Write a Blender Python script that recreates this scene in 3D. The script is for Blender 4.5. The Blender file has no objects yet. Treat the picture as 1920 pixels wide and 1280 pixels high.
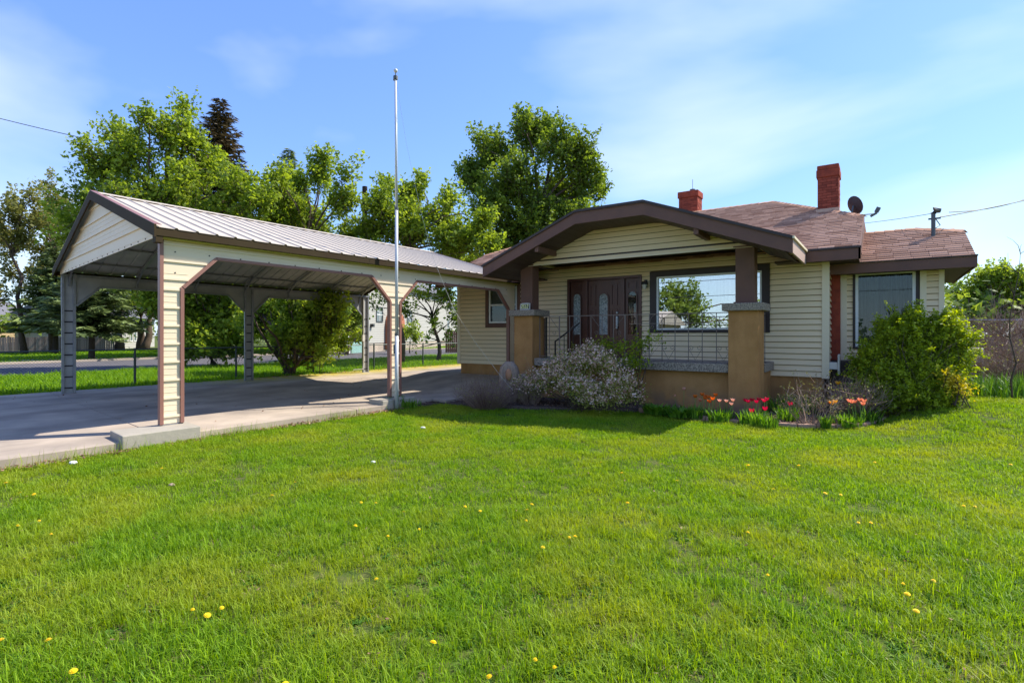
import bpy, math, random
import numpy as np
from mathutils import Vector, Matrix

R = math.radians
scene = bpy.context.scene
COL = scene.collection

# ------------------------------------------------------------------ camera
YAW = R(34.89)
CS, SN = math.cos(YAW), math.sin(YAW)
CZ = 1.52                                  # eye height above the driveway slab
cam_d = bpy.data.cameras.new('camera')
cam = bpy.data.objects.new('camera', cam_d)
COL.objects.link(cam)
cam.location = (0, 0, CZ)
cam.rotation_euler = (R(90), 0, YAW)
cam_d.sensor_width = 36
cam_d.lens = 18.75
cam_d.shift_y = -13 / 1920
cam_d.clip_start = 0.05
cam_d.clip_end = 2000
scene.camera = cam

# ------------------------------------------------------------------ light
SUN_EL, SUN_AZ = R(48.5), math.atan2(0.60, 0.80)      # azimuth from +Y towards +X
world = bpy.data.worlds.new('World')
scene.world = world
world.use_nodes = True
wn, wl = world.node_tree.nodes, world.node_tree.links
wn.clear()
w_out = wn.new('ShaderNodeOutputWorld')
w_bg = wn.new('ShaderNodeBackground')
w_sky = wn.new('ShaderNodeTexSky')
w_sky.sky_type = 'NISHITA'
w_sky.sun_disc = False
w_sky.sun_elevation = SUN_EL
w_sky.sun_rotation = SUN_AZ
w_sky.air_density = 1.0
w_sky.dust_density = 0.25
w_sky.ozone_density = 2.0
w_bg.inputs['Strength'].default_value = 0.15
# thin wisps of cloud over the blue
w_tc = wn.new('ShaderNodeTexCoord')
w_map = wn.new('ShaderNodeMapping')
w_map.inputs['Scale'].default_value = (1.1, 1.3, 3.0)
w_map.inputs['Location'].default_value = (1.7, 0.9, 0.4)
w_no = wn.new('ShaderNodeTexNoise')
w_no.inputs['Scale'].default_value = 1.25
w_no.inputs['Detail'].default_value = 5
w_no.inputs['Roughness'].default_value = 0.45
w_no.inputs['Distortion'].default_value = 0.25
w_rmp = wn.new('ShaderNodeValToRGB')
w_rmp.color_ramp.elements[0].position = 0.49
w_rmp.color_ramp.elements[1].position = 0.80
w_rmp.color_ramp.elements[0].color = (0, 0, 0, 1)
w_rmp.color_ramp.elements[1].color = (0.62, 0.62, 0.62, 1)
w_tint = wn.new('ShaderNodeMix'); w_tint.data_type = 'RGBA'; w_tint.blend_type = 'MULTIPLY'
w_tint.inputs['Factor'].default_value = 1.0
w_tint.inputs['B'].default_value = (1, 1, 1, 1)
w_mix = wn.new('ShaderNodeMix'); w_mix.data_type = 'RGBA'
w_mix.inputs['B'].default_value = (3.1, 3.2, 3.45, 1)
wl.new(w_tc.outputs['Generated'], w_map.inputs['Vector'])
wl.new(w_map.outputs['Vector'], w_no.inputs['Vector'])
wl.new(w_no.outputs['Fac'], w_rmp.inputs['Fac'])
wl.new(w_sky.outputs['Color'], w_tint.inputs['A'])
w_sep = wn.new('ShaderNodeSeparateColor'); w_cmb = wn.new('ShaderNodeCombineColor')
wl.new(w_tint.outputs['Result'], w_sep.inputs[0])
for k_, (pw, cf) in enumerate(((0.78, 0.43), (0.74, 0.575), (0.34, 1.53))):     # tone response of the sky, the same in every direction
    w_p = wn.new('ShaderNodeMath'); w_p.operation = 'POWER'; w_p.inputs[1].default_value = pw
    w_c = wn.new('ShaderNodeMath'); w_c.operation = 'MULTIPLY'; w_c.inputs[1].default_value = cf
    wl.new(w_sep.outputs[k_], w_p.inputs[0]); wl.new(w_p.outputs[0], w_c.inputs[0]); wl.new(w_c.outputs[0], w_cmb.inputs[k_])
wl.new(w_cmb.outputs[0], w_mix.inputs['A'])
wl.new(w_rmp.outputs['Color'], w_mix.inputs['Factor'])
wl.new(w_mix.outputs['Result'], w_bg.inputs['Color'])
wl.new(w_bg.outputs['Background'], w_out.inputs['Surface'])

sun_d = bpy.data.lights.new('sun', 'SUN')
sun_d.energy = 2.5
sun_d.angle = R(0.55)
sun_d.color = (1.0, 0.945, 0.85)
sun = bpy.data.objects.new('sun', sun_d)
COL.objects.link(sun)
to_sun = Vector((math.sin(SUN_AZ) * math.cos(SUN_EL), math.cos(SUN_AZ) * math.cos(SUN_EL), math.sin(SUN_EL)))
sun.rotation_euler = to_sun.to_track_quat('Z', 'Y').to_euler()
sun.location = to_sun * 60

scene.view_settings.view_transform = 'Standard'
scene.view_settings.look = 'None'
scene.view_settings.exposure = 1.68
scene.view_settings.gamma = 1.0
scene.view_settings.use_curve_mapping = False
scene.cycles.max_bounces = 8
scene.cycles.transparent_max_bounces = 8

# ------------------------------------------------------------------ measuring helpers (photo pixel + a known plane -> place in the world)
def at(px, py, d):
    u, v = (px - 960) / 1000, (627 - py) / 1000
    return Vector((d * (-SN + CS * u), d * (CS + SN * u), CZ + d * v))
def onY(px, py, Y):
    u = (px - 960) / 1000
    return at(px, py, Y / (CS + SN * u))
def onX(px, py, X):
    u = (px - 960) / 1000
    return at(px, py, X / (-SN + CS * u))
def onZ(px, py, z):
    return at(px, py, (z - CZ) / ((627 - py) / 1000))

# ------------------------------------------------------------------ mesh helpers
LOC = {}
class MB:
    def __init__(s): s.v = []; s.f = []; s.t = []
    def add(s, vs, fs, tone=None):
        n = len(s.v)
        s.v += [tuple(p) for p in vs]
        s.f += [tuple(n + i for i in f) for f in fs]
        if tone is not None: s.t += [tone] * len(vs)
        return s
    def box(s, x0, x1, y0, y1, z0, z1, tone=None):
        vs = [(x, y, z) for z in (z0, z1) for y in (y0, y1) for x in (x0, x1)]
        return s.add(vs, [(0, 2, 3, 1), (4, 5, 7, 6), (0, 1, 5, 4), (2, 6, 7, 3), (0, 4, 6, 2), (1, 3, 7, 5)], tone)
    def prism(s, poly, fn, t0, t1, tone=None):
        """poly: 2-D outline; fn(p, q, t) -> 3-D; extruded from t0 to t1"""
        n = len(poly)
        vs = [fn(p[0], p[1], t0) for p in poly] + [fn(p[0], p[1], t1) for p in poly]
        fs = [tuple(range(n)), tuple(range(2 * n - 1, n - 1, -1))]
        fs += [(i, i + n, (i + 1) % n + n, (i + 1) % n) for i in range(n)]
        return s.add(vs, fs, tone)
    def tube(s, pts, rad, sides=6, tone=None, cap=True):
        pts = [Vector(p) for p in pts]
        if not isinstance(rad, (list, tuple)): rad = [rad] * len(pts)
        vs = []; n = len(pts)
        for i, p in enumerate(pts):
            d = (pts[min(i + 1, n - 1)] - pts[max(i - 1, 0)])
            if d.length < 1e-9: d = Vector((0, 0, 1))
            d.normalize()
            a = d.cross(Vector((0, 0, 1)) if abs(d.z) < 0.9 else Vector((1, 0, 0))).normalized()
            b = d.cross(a)
            for k in range(sides):
                t = 2 * math.pi * k / sides
                vs.append(p + (a * math.cos(t) + b * math.sin(t)) * rad[i])
        fs = []
        for i in range(n - 1):
            for k in range(sides):
                k2 = (k + 1) % sides
                fs.append((i * sides + k, i * sides + k2, (i + 1) * sides + k2, (i + 1) * sides + k))
        if cap:
            fs.append(tuple(range(sides))[::-1]); fs.append(tuple((n - 1) * sides + k for k in range(sides)))
        return s.add(vs, fs, tone)
    def bar(s, p0, p1, w, h, up=(0, 0, 1), tone=None):
        p0, p1 = Vector(p0), Vector(p1)
        d = (p1 - p0).normalized(); up = Vector(up)
        sd = d.cross(up)
        if sd.length < 1e-6: sd = d.cross(Vector((0, 1, 0)))
        sd.normalize(); u2 = sd.cross(d).normalized()
        vs = [p + sd * (a * w / 2) + u2 * (b * h / 2) for p in (p0, p1) for a, b in ((-1, -1), (1, -1), (1, 1), (-1, 1))]
        return s.add(vs, [(0, 1, 2, 3), (7, 6, 5, 4), (0, 4, 5, 1), (1, 5, 6, 2), (2, 6, 7, 3), (3, 7, 4, 0)], tone)
    def ball(s, c, r, seg=8, rings=5, sc=(1, 1, 1), tone=None):
        c = Vector(c); vs = [c + Vector((0, 0, r * sc[2]))]
        for i in range(1, rings):
            ph = math.pi * i / rings
            for k in range(seg):
                t = 2 * math.pi * k / seg
                vs.append(c + Vector((r * sc[0] * math.sin(ph) * math.cos(t), r * sc[1] * math.sin(ph) * math.sin(t), r * sc[2] * math.cos(ph))))
        vs.append(c - Vector((0, 0, r * sc[2])))
        fs = [(0, 1 + k, 1 + (k + 1) % seg) for k in range(seg)]
        for i in range(rings - 2):
            for k in range(seg):
                a = 1 + i * seg
                fs.append((a + k, a + seg + k, a + seg + (k + 1) % seg, a + (k + 1) % seg))
        a = 1 + (rings - 2) * seg; e = len(vs) - 1
        fs += [(a + k, e, a + (k + 1) % seg) for k in range(seg)]
        return s.add(vs, fs, tone)
    def build(s, name, mat, parent=None, smooth=False, bevel=0.0):
        off = Vector(LOC.get(parent.name, (0, 0, 0))) if parent is not None else Vector((0, 0, 0))
        me = bpy.data.meshes.new(name)
        me.from_pydata([(p[0] - off.x, p[1] - off.y, p[2] - off.z) for p in s.v], [], s.f)
        if s.t and len(s.t) == len(s.v):
            at_ = me.attributes.new('tone', 'FLOAT', 'POINT'); at_.data.foreach_set('value', s.t)
        if smooth: me.polygons.foreach_set('use_smooth', [True] * len(me.polygons))
        me.materials.append(mat); me.update()
        return link(name, me, parent, off, bevel)

def link(name, me, parent, off=None, bevel=0.0):
    o = bpy.data.objects.new(name, me)
    COL.objects.link(o)
    if parent is not None:
        o.parent = parent
        LOC[o.name] = LOC.get(parent.name, (0, 0, 0))
    if bevel:
        m = o.modifiers.new('bevel', 'BEVEL'); m.width = bevel; m.segments = 2; m.limit_method = 'ANGLE'
    return o

def npmesh(name, V, F, mat, parent=None, tone=None, smooth=False):
    """V (n,3), F (m,k) arrays -> one mesh object"""
    off = np.array(LOC.get(parent.name, (0, 0, 0)) if parent is not None else (0, 0, 0), dtype=np.float64)
    V = np.asarray(V, dtype=np.float64) - off
    F = np.asarray(F, dtype=np.int32)
    me = bpy.data.meshes.new(name)
    m, k = F.shape
    me.vertices.add(len(V)); me.vertices.foreach_set('co', V.astype(np.float32).ravel())
    me.loops.add(m * k); me.loops.foreach_set('vertex_index', F.ravel())
    me.polygons.add(m); me.polygons.foreach_set('loop_start', np.arange(0, m * k, k, dtype=np.int32))
    if smooth: me.polygons.foreach_set('use_smooth', np.ones(m, dtype=bool))
    me.update(calc_edges=True)
    if tone is not None:
        a = me.attributes.new('tone', 'FLOAT', 'POINT'); a.data.foreach_set('value', np.asarray(tone, dtype=np.float32))
    me.materials.append(mat)
    return link(name, me, parent)

def thing(name, label, cat, loc=(0, 0, 0), group=None):
    o = bpy.data.objects.new(name, None); COL.objects.link(o)
    o.location = loc; o['label'] = label; o['category'] = cat
    o.empty_display_size = 0.2
    if group: o['group'] = group
    LOC[o.name] = tuple(loc)
    return o
def tag(o, label, cat, group=None):
    o['label'] = label; o['category'] = cat
    if group: o['group'] = group
    return o
def struct(o): o['kind'] = 'structure'; return o
def stuff(o): o['kind'] = 'stuff'; return o
def dup(root, loc, label=None, group=None):
    r = root.copy(); COL.objects.link(r); r.location = loc
    if label: r['label'] = label
    if group: r['group'] = group
    for ch in list(root.children):
        c = ch.copy(); COL.objects.link(c); c.parent = r
        for g in ch.children:
            d = g.copy(); COL.objects.link(d); d.parent = c
    return r

# ------------------------------------------------------------------ materials
def mat(name, col, rough=0.7, metal=0.0, noise=None, bump=None, streak=None, spec=0.5, tone=None, coat=0.0, dirt=False):
    """noise=(scale, amount, colour2); bump=(scale, strength, distance); streak=(scale xyz, amount); tone=(dark, light) by the tone attribute"""
    m = bpy.data.materials.new(name); m.use_nodes = True
    n, l = m.node_tree.nodes, m.node_tree.links
    p = n['Principled BSDF']
    p.inputs['Roughness'].default_value = rough
    p.inputs['Metallic'].default_value = metal
    p.inputs['Specular IOR Level'].default_value = min(spec, 0.1) if rough >= 0.8 else min(spec, 0.32) if rough >= 0.5 else spec
    p.inputs['Coat Weight'].default_value = coat
    g = n.new('ShaderNodeNewGeometry')
    rgb = n.new('ShaderNodeRGB'); rgb.outputs[0].default_value = (*col, 1)
    cur = rgb.outputs[0]
    if tone:
        a = n.new('ShaderNodeAttribute'); a.attribute_name = 'tone'
        mx = n.new('ShaderNodeMix'); mx.data_type = 'RGBA'
        mx.inputs['A'].default_value = (*tone[0], 1); mx.inputs['B'].default_value = (*tone[1], 1)
        l.new(a.outputs['Fac'], mx.inputs['Factor']); cur = mx.outputs['Result']
    if noise:
        t = n.new('ShaderNodeTexNoise'); t.inputs['Scale'].default_value = noise[0]; t.inputs['Detail'].default_value = 6
        t.inputs['Roughness'].default_value = 0.6
        l.new(g.outputs['Position'], t.inputs['Vector'])
        r = n.new('ShaderNodeMapRange'); r.inputs['From Min'].default_value = 0.35; r.inputs['From Max'].default_value = 0.7
        r.inputs['To Max'].default_value = noise[1]
        l.new(t.outputs['Fac'], r.inputs['Value'])
        mx = n.new('ShaderNodeMix'); mx.data_type = 'RGBA'; mx.inputs['B'].default_value = (*noise[2], 1)
        l.new(r.outputs['Result'], mx.inputs['Factor']); l.new(cur, mx.inputs['A']); cur = mx.outputs['Result']
    if streak:
        mp = n.new('ShaderNodeMapping'); mp.inputs['Scale'].default_value = streak[0]
        l.new(g.outputs['Position'], mp.inputs['Vector'])
        t = n.new('ShaderNodeTexNoise'); t.inputs['Scale'].default_value = 1.0; t.inputs['Detail'].default_value = 4
        l.new(mp.outputs['Vector'], t.inputs['Vector'])
        r = n.new('ShaderNodeMapRange'); r.inputs['From Min'].default_value = 0.45; r.inputs['From Max'].default_value = 0.75
        r.inputs['To Max'].default_value = streak[1]
        l.new(t.outputs['Fac'], r.inputs['Value'])
        mx = n.new('ShaderNodeMix'); mx.data_type = 'RGBA'; mx.inputs['B'].default_value = (*streak[2], 1)
        l.new(r.outputs['Result'], mx.inputs['Factor']); l.new(cur, mx.inputs['A']); cur = mx.outputs['Result']
    if dirt:       # soil splashed up from the bed
        sx = n.new('ShaderNodeSeparateXYZ'); l.new(g.outputs['Position'], sx.inputs[0])
        t = n.new('ShaderNodeTexNoise'); t.inputs['Scale'].default_value = 5; t.inputs['Detail'].default_value = 6; l.new(g.outputs['Position'], t.inputs['Vector'])
        r = n.new('ShaderNodeMapRange'); r.inputs['From Min'].default_value = 0.4; r.inputs['From Max'].default_value = -0.1; l.new(sx.outputs['Z'], r.inputs['Value'])
        r2 = n.new('ShaderNodeMapRange'); r2.inputs['From Min'].default_value = 0.35; r2.inputs['From Max'].default_value = 0.6; l.new(t.outputs['Fac'], r2.inputs['Value'])
        mu = n.new('ShaderNodeMath'); mu.operation = 'MULTIPLY'; l.new(r.outputs[0], mu.inputs[0]); l.new(r2.outputs[0], mu.inputs[1])
        mx = n.new('ShaderNodeMix'); mx.data_type = 'RGBA'; mx.inputs['B'].default_value = (0.19, 0.13, 0.085, 1)
        l.new(mu.outputs[0], mx.inputs['Factor']); l.new(cur, mx.inputs['A']); cur = mx.outputs['Result']
    l.new(cur, p.inputs['Base Color'])
    if bump:
        t = n.new('ShaderNodeTexNoise'); t.inputs['Scale'].default_value = bump[0]; t.inputs['Detail'].default_value = 5
        l.new(g.outputs['Position'], t.inputs['Vector'])
        b = n.new('ShaderNodeBump'); b.inputs['Strength'].default_value = bump[1]; b.inputs['Distance'].default_value = bump[2]
        l.new(t.outputs['Fac'], b.inputs['Height']); l.new(b.outputs['Normal'], p.inputs['Normal'])
    return m

def leaf_mat(name, dark, light, trans=0.45, rough=0.55, patch=None):
    m = bpy.data.materials.new(name); m.use_nodes = True
    n, l = m.node_tree.nodes, m.node_tree.links
    n.remove(n['Principled BSDF']); out = n['Material Output']
    a = n.new('ShaderNodeAttribute'); a.attribute_name = 'tone'
    mx = n.new('ShaderNodeMix'); mx.data_type = 'RGBA'
    mx.inputs['A'].default_value = (*dark, 1); mx.inputs['B'].default_value = (*light, 1)
    l.new(a.outputs['Fac'], mx.inputs['Factor']); cur = mx.outputs['Result']
    if patch:
        oi = n.new('ShaderNodeObjectInfo'); mr_ = n.new('ShaderNodeMapRange'); mr_.inputs['To Min'].default_value = -.25; mr_.inputs['To Max'].default_value = .25
        l.new(oi.outputs['Random'], mr_.inputs['Value']); ad = n.new('ShaderNodeMath'); ad.operation = 'ADD'; ad.use_clamp = True
        l.new(a.outputs['Fac'], ad.inputs[0]); l.new(mr_.outputs[0], ad.inputs[1]); l.new(ad.outputs[0], mx.inputs['Factor'])
    if patch:      # (scale, colour, amount)
        g = n.new('ShaderNodeNewGeometry'); t = n.new('ShaderNodeTexNoise'); t.inputs['Scale'].default_value = patch[0]
        t.inputs['Detail'].default_value = 4
        l.new(g.outputs['Position'], t.inputs['Vector'])
        r = n.new('ShaderNodeMapRange'); r.inputs['From Min'].default_value = 0.42; r.inputs['From Max'].default_value = 0.66
        r.inputs['To Max'].default_value = patch[2]
        l.new(t.outputs['Fac'], r.inputs['Value'])
        m2 = n.new('ShaderNodeMix'); m2.data_type = 'RGBA'; m2.inputs['B'].default_value = (*patch[1], 1)
        l.new(r.outputs['Result'], m2.inputs['Factor']); l.new(cur, m2.inputs['A']); cur = m2.outputs['Result']
    d = n.new('ShaderNodeBsdfPrincipled'); d.inputs['Roughness'].default_value = rough
    d.inputs['Specular IOR Level'].default_value = 0.22
    tr = n.new('ShaderNodeBsdfTranslucent')
    hs = n.new('ShaderNodeHueSaturation'); hs.inputs['Saturation'].default_value = 1.1; hs.inputs['Value'].default_value = 1.5
    hs.inputs['Hue'].default_value = 0.488
    l.new(cur, hs.inputs['Color'])
    ms = n.new('ShaderNodeMixShader'); ms.inputs['Fac'].default_value = trans
    l.new(cur, d.inputs['Base Color']); l.new(hs.outputs['Color'], tr.inputs['Color'])
    l.new(d.outputs[0], ms.inputs[1]); l.new(tr.outputs[0], ms.inputs[2]); l.new(ms.outputs[0], out.inputs['Surface'])
    return m

def pane_mat(name, refl, tint, body, rough=0.005):
    """window glass seen from outside: mirror-like reflection over a dim interior"""
    m = bpy.data.materials.new(name); m.use_nodes = True
    n, l = m.node_tree.nodes, m.node_tree.links
    n.remove(n['Principled BSDF']); out = n['Material Output']
    g = n.new('ShaderNodeBsdfGlossy'); g.inputs['Roughness'].default_value = rough; g.inputs['Color'].default_value = (*tint, 1)
    t = n.new('ShaderNodeBsdfTransparent'); t.inputs['Color'].default_value = (*body, 1)
    ms = n.new('ShaderNodeMixShader'); ms.inputs['Fac'].default_value = refl
    l.new(t.outputs[0], ms.inputs[1]); l.new(g.outputs[0], ms.inputs[2]); l.new(ms.outputs[0], out.inputs['Surface'])
    return m

M = {}
M['siding'] = mat('cream_vinyl_siding', (0.84, 0.66, 0.41), 0.5, noise=(0.9, 0.3, (0.72, 0.555, 0.33)), bump=(60, 0.12, 0.002))
M['siding_trim'] = mat('cream_corner_trim', (0.78, 0.66, 0.45), 0.5)
M['brown'] = mat('dark_brown_painted_wood', (0.17, 0.085, 0.058), 0.6, spec=0.25, noise=(3, 0.4, (0.085, 0.05, 0.042)), bump=(25, 0.15, 0.004))
M['brown_dark'] = mat('umber_trim_paint', (0.05, 0.034, 0.03), 0.5, noise=(4, 0.3, (0.035, 0.024, 0.02)))
M['soffit'] = mat('dark_soffit_boards', (0.085, 0.052, 0.042), 0.6, bump=(30, 0.2, 0.003))
M['door'] = mat('mahogany_stain', (0.095, 0.028, 0.016), 0.33, streak=((30, 30, 2), 0.6, (0.03, 0.011, 0.008)))
M['stucco'] = mat('ochre_stucco', (0.47, 0.245, 0.09), 0.85, noise=(2.6, 0.9, (0.36, 0.18, 0.062)), bump=(38, 0.7, 0.006), streak=((5, 5, 1.2), 0.45, (0.27, 0.125, 0.045)), dirt=True)
M['stone'] = mat('speckled_grey_cap_stone', (0.44, 0.36, 0.27), 0.85, noise=(40, 1.0, (0.05, 0.042, 0.035)), bump=(70, 0.5, 0.006))
M['shingle'] = mat('brown_asphalt_shingle', (0.3, 0.17, 0.13), 0.95, tone=((0.30, 0.15, 0.09), (0.72, 0.42, 0.27)), noise=(60, 0.3, (0.30, 0.16, 0.10)), bump=(160, 0.5, 0.004))
M['shingle_flat'] = mat('brown_shingle_underlay', (0.22, 0.12, 0.09), 0.95, bump=(80, 0.4, 0.004))
M['redbrick'] = mat('red_painted_chimney_brick', (0.36, 0.075, 0.04), 0.8, noise=(7, 0.8, (0.17, 0.04, 0.03)), bump=(24, 0.6, 0.008))
M['flash'] = mat('tan_metal_flashing', (0.55, 0.36, 0.25), 0.5)
M['iron'] = mat('taupe_painted_iron', (0.21, 0.16, 0.13), 0.5)
M['blackiron'] = mat('black_painted_iron', (0.02, 0.018, 0.018), 0.45)
M['white'] = mat('white_vinyl_frame', (0.74, 0.73, 0.69), 0.4)
M['pvc'] = mat('off_white_plastic', (0.62, 0.58, 0.5), 0.4)
M['galv'] = mat('galvanised_steel_tube', (0.30, 0.305, 0.31), 0.45, metal=0.35, noise=(9, 0.5, (0.13, 0.14, 0.155)))
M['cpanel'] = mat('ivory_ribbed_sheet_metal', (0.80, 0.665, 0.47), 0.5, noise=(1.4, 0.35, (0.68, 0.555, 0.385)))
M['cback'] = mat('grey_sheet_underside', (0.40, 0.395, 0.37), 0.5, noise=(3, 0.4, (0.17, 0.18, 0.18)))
M['croof'] = mat('pale_taupe_ribbed_roof_metal', (0.50, 0.43, 0.345), 0.6, spec=0.15, noise=(2.5, 0.4, (0.40, 0.345, 0.275)))
M['ctrim'] = mat('reddish_brown_metal_trim', (0.25, 0.115, 0.085), 0.45)
M['cfascia'] = mat('dark_brown_metal_fascia', (0.045, 0.028, 0.014), 0.7, spec=0.1, noise=(2, 0.5, (0.055, 0.045, 0.018)))
M['algae'] = mat('yellow_green_weathered_trim', (0.42, 0.36, 0.06), 0.6)
M['conc'] = mat('weathered_concrete', (0.50, 0.41, 0.32), 0.9, noise=(0.55, 0.6, (0.27, 0.235, 0.205)), bump=(55, 0.3, 0.003))
M['footing'] = mat('pale_concrete_block', (0.38, 0.34, 0.27), 0.9, noise=(7, 0.6, (0.3, 0.27, 0.22)), bump=(30, 0.5, 0.006))
M['asphalt'] = mat('street_asphalt', (0.14, 0.13, 0.135), 0.9, noise=(0.8, 0.5, (0.10, 0.095, 0.10)), bump=(60, 0.3, 0.004))
M['alum'] = mat('pale_aluminium_pole', (0.56, 0.57, 0.57), 0.42, metal=0.15)
M['dish'] = mat('brown_satellite_dish_enamel', (0.07, 0.05, 0.055), 0.5)
M['greymetal'] = mat('dull_grey_metal', (0.11, 0.12, 0.12), 0.5, metal=0.4)
M['wire'] = mat('dark_cable', (0.03, 0.03, 0.035), 0.6)
M['bark'] = mat('grey_brown_bark', (0.13, 0.095, 0.07), 0.95, noise=(9, 0.7, (0.06, 0.045, 0.035)), bump=(22, 0.9, 0.03))
M['barkdark'] = mat('dark_bark', (0.06, 0.045, 0.035), 0.95, bump=(22, 0.9, 0.03))
M['twig'] = mat('mauve_grey_twigs', (0.20, 0.14, 0.125), 0.9, tone=((0.15, 0.08, 0.06), (0.44, 0.33, 0.25)))
M['core'] = mat('lap_shade_sheathing', (0.16, 0.115, 0.06), 0.8)  # coloured dark so the gaps between boards read as lap shadow lines
M['chainwire'] = mat('dark_green_grey_fence_steel', (0.06, 0.075, 0.07), 0.5, metal=0.3)
M['mulch'] = mat('purple_brown_mulch', (0.07, 0.045, 0.032), 1.0, noise=(45, 0.9, (0.2, 0.15, 0.13)), bump=(35, 1.0, 0.03))
M['mulchbits'] = mat('bark_mulch_pieces', (0.1, 0.07, 0.06), 1.0, tone=((0.06, 0.032, 0.022), (0.40, 0.27, 0.20)))
M['edging'] = mat('terracotta_edging', (0.42, 0.26, 0.18), 0.85, noise=(12, 0.5, (0.3, 0.2, 0.14)), bump=(40, 0.4, 0.004))
M['whitewall'] = mat('white_lap_siding_far', (0.40, 0.385, 0.34), 0.7)
M['beigewall'] = mat('beige_lap_siding_far', (0.42, 0.32, 0.18), 0.7)
M['greyroof'] = mat('grey_shingle_far_roof', (0.17, 0.165, 0.175), 0.9, noise=(3, 0.5, (0.11, 0.11, 0.12)), bump=(20, 0.6, 0.03))
M['greenroof'] = mat('green_metal_awning', (0.16, 0.32, 0.2), 0.6)
M['brick'] = mat('orange_red_brick_far', (0.42, 0.16, 0.09), 0.85, noise=(4, 0.4, (0.32, 0.12, 0.07)))
M['fencewood'] = mat('weathered_fence_boards', (0.23, 0.18, 0.155), 0.9, tone=((0.16, 0.125, 0.11), (0.30, 0.24, 0.21)))
M['redfence'] = mat('red_brown_fence_boards', (0.2, 0.08, 0.05), 0.9, tone=((0.12, 0.05, 0.035), (0.27, 0.12, 0.075)))
M['glass'] = pane_mat('window_glass', 0.46, (0.93, 0.96, 1.0), (0.75, 0.78, 0.8))
M['glassdim'] = pane_mat('sheer_window_glass', 0.04, (0.9, 0.95, 1.0), (0.62, 0.66, 0.66))
M['leadglass'] = mat('leaded_door_glass', (0.10, 0.11, 0.11), 0.12, noise=(26, 1.0, (0.45, 0.47, 0.44)), bump=(30, 1.0, 0.02), spec=0.9)
M['room'] = mat('dim_room', (0.05, 0.048, 0.045), 0.9)
M['curtain'] = mat('grey_sheer_curtain', (0.30, 0.31, 0.28), 0.9, streak=((16, 16, 0.15), 1.0, (0.05, 0.055, 0.05)))
M['blind'] = mat('dark_window_screen', (0.05, 0.05, 0.052), 0.8)
M['shade'] = mat('pale_roller_shade', (0.5, 0.47, 0.42), 0.8)

LM = {}
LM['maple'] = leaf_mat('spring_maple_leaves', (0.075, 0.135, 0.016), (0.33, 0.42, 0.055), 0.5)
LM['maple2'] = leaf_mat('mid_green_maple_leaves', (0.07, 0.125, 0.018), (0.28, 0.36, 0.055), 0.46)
LM['oak'] = leaf_mat('deep_green_broad_leaves', (0.055, 0.10, 0.015), (0.24, 0.33, 0.045), 0.44)
LM['olive'] = leaf_mat('pale_olive_spring_leaves', (0.10, 0.12, 0.03), (0.28, 0.27, 0.07), 0.42)
LM['spruce'] = leaf_mat('blue_green_spruce_needles', (0.05, 0.085, 0.03), (0.26, 0.33, 0.11), 0.15)
LM['spruce_brown'] = leaf_mat('bronzed_spruce_needles', (0.035, 0.035, 0.018), (0.16, 0.115, 0.05), 0.1)
LM['shrub'] = leaf_mat('glossy_yellow_green_shrub_leaves', (0.09, 0.155, 0.010), (0.42, 0.50, 0.035), 0.42, 0.42)
LM['bloomleaf'] = leaf_mat('grey_green_small_leaves', (0.12, 0.15, 0.02), (0.42, 0.42, 0.09), 0.4)
LM['blossom'] = leaf_mat('pale_pink_blossom_petals', (0.58, 0.34, 0.27), (0.95, 0.77, 0.62), 0.35)
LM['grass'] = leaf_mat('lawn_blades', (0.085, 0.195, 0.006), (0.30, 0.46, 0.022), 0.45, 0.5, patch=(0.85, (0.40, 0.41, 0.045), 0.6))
LM['verge'] = leaf_mat('verge_blades', (0.08, 0.20, 0.005), (0.28, 0.47, 0.015), 0.45, 0.5)
LM['straw'] = leaf_mat('straw_blades', (0.20, 0.15, 0.06), (0.45, 0.36, 0.19), 0.3)
LM['lily'] = leaf_mat('fresh_green_strap_leaves', (0.05, 0.14, 0.012), (0.19, 0.35, 0.04), 0.4, 0.45)
LM['litter'] = leaf_mat('dry_fallen_leaves', (0.16, 0.08, 0.045), (0.45, 0.27, 0.16), 0.2)
LM['yellow'] = leaf_mat('yellow_petals', (0.80, 0.52, 0.01), (0.95, 0.72, 0.02), 0.2)
LM['goldleaf'] = leaf_mat('golden_shrub_leaves', (0.42, 0.34, 0.02), (0.75, 0.62, 0.05), 0.35)
def petal(name, c): return leaf_mat(name, tuple(x * 0.75 for x in c), c, 0.3, 0.5)
LM['red'] = petal('crimson_petals', (0.70, 0.03, 0.045))
LM['orange'] = petal('orange_petals', (0.80, 0.20, 0.03))
LM['peach'] = petal('peach_petals', (0.85, 0.45, 0.32))
LM['coral'] = petal('coral_petals', (0.85, 0.34, 0.19))
LM['gold'] = petal('golden_petals', (0.90, 0.48, 0.04))

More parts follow.
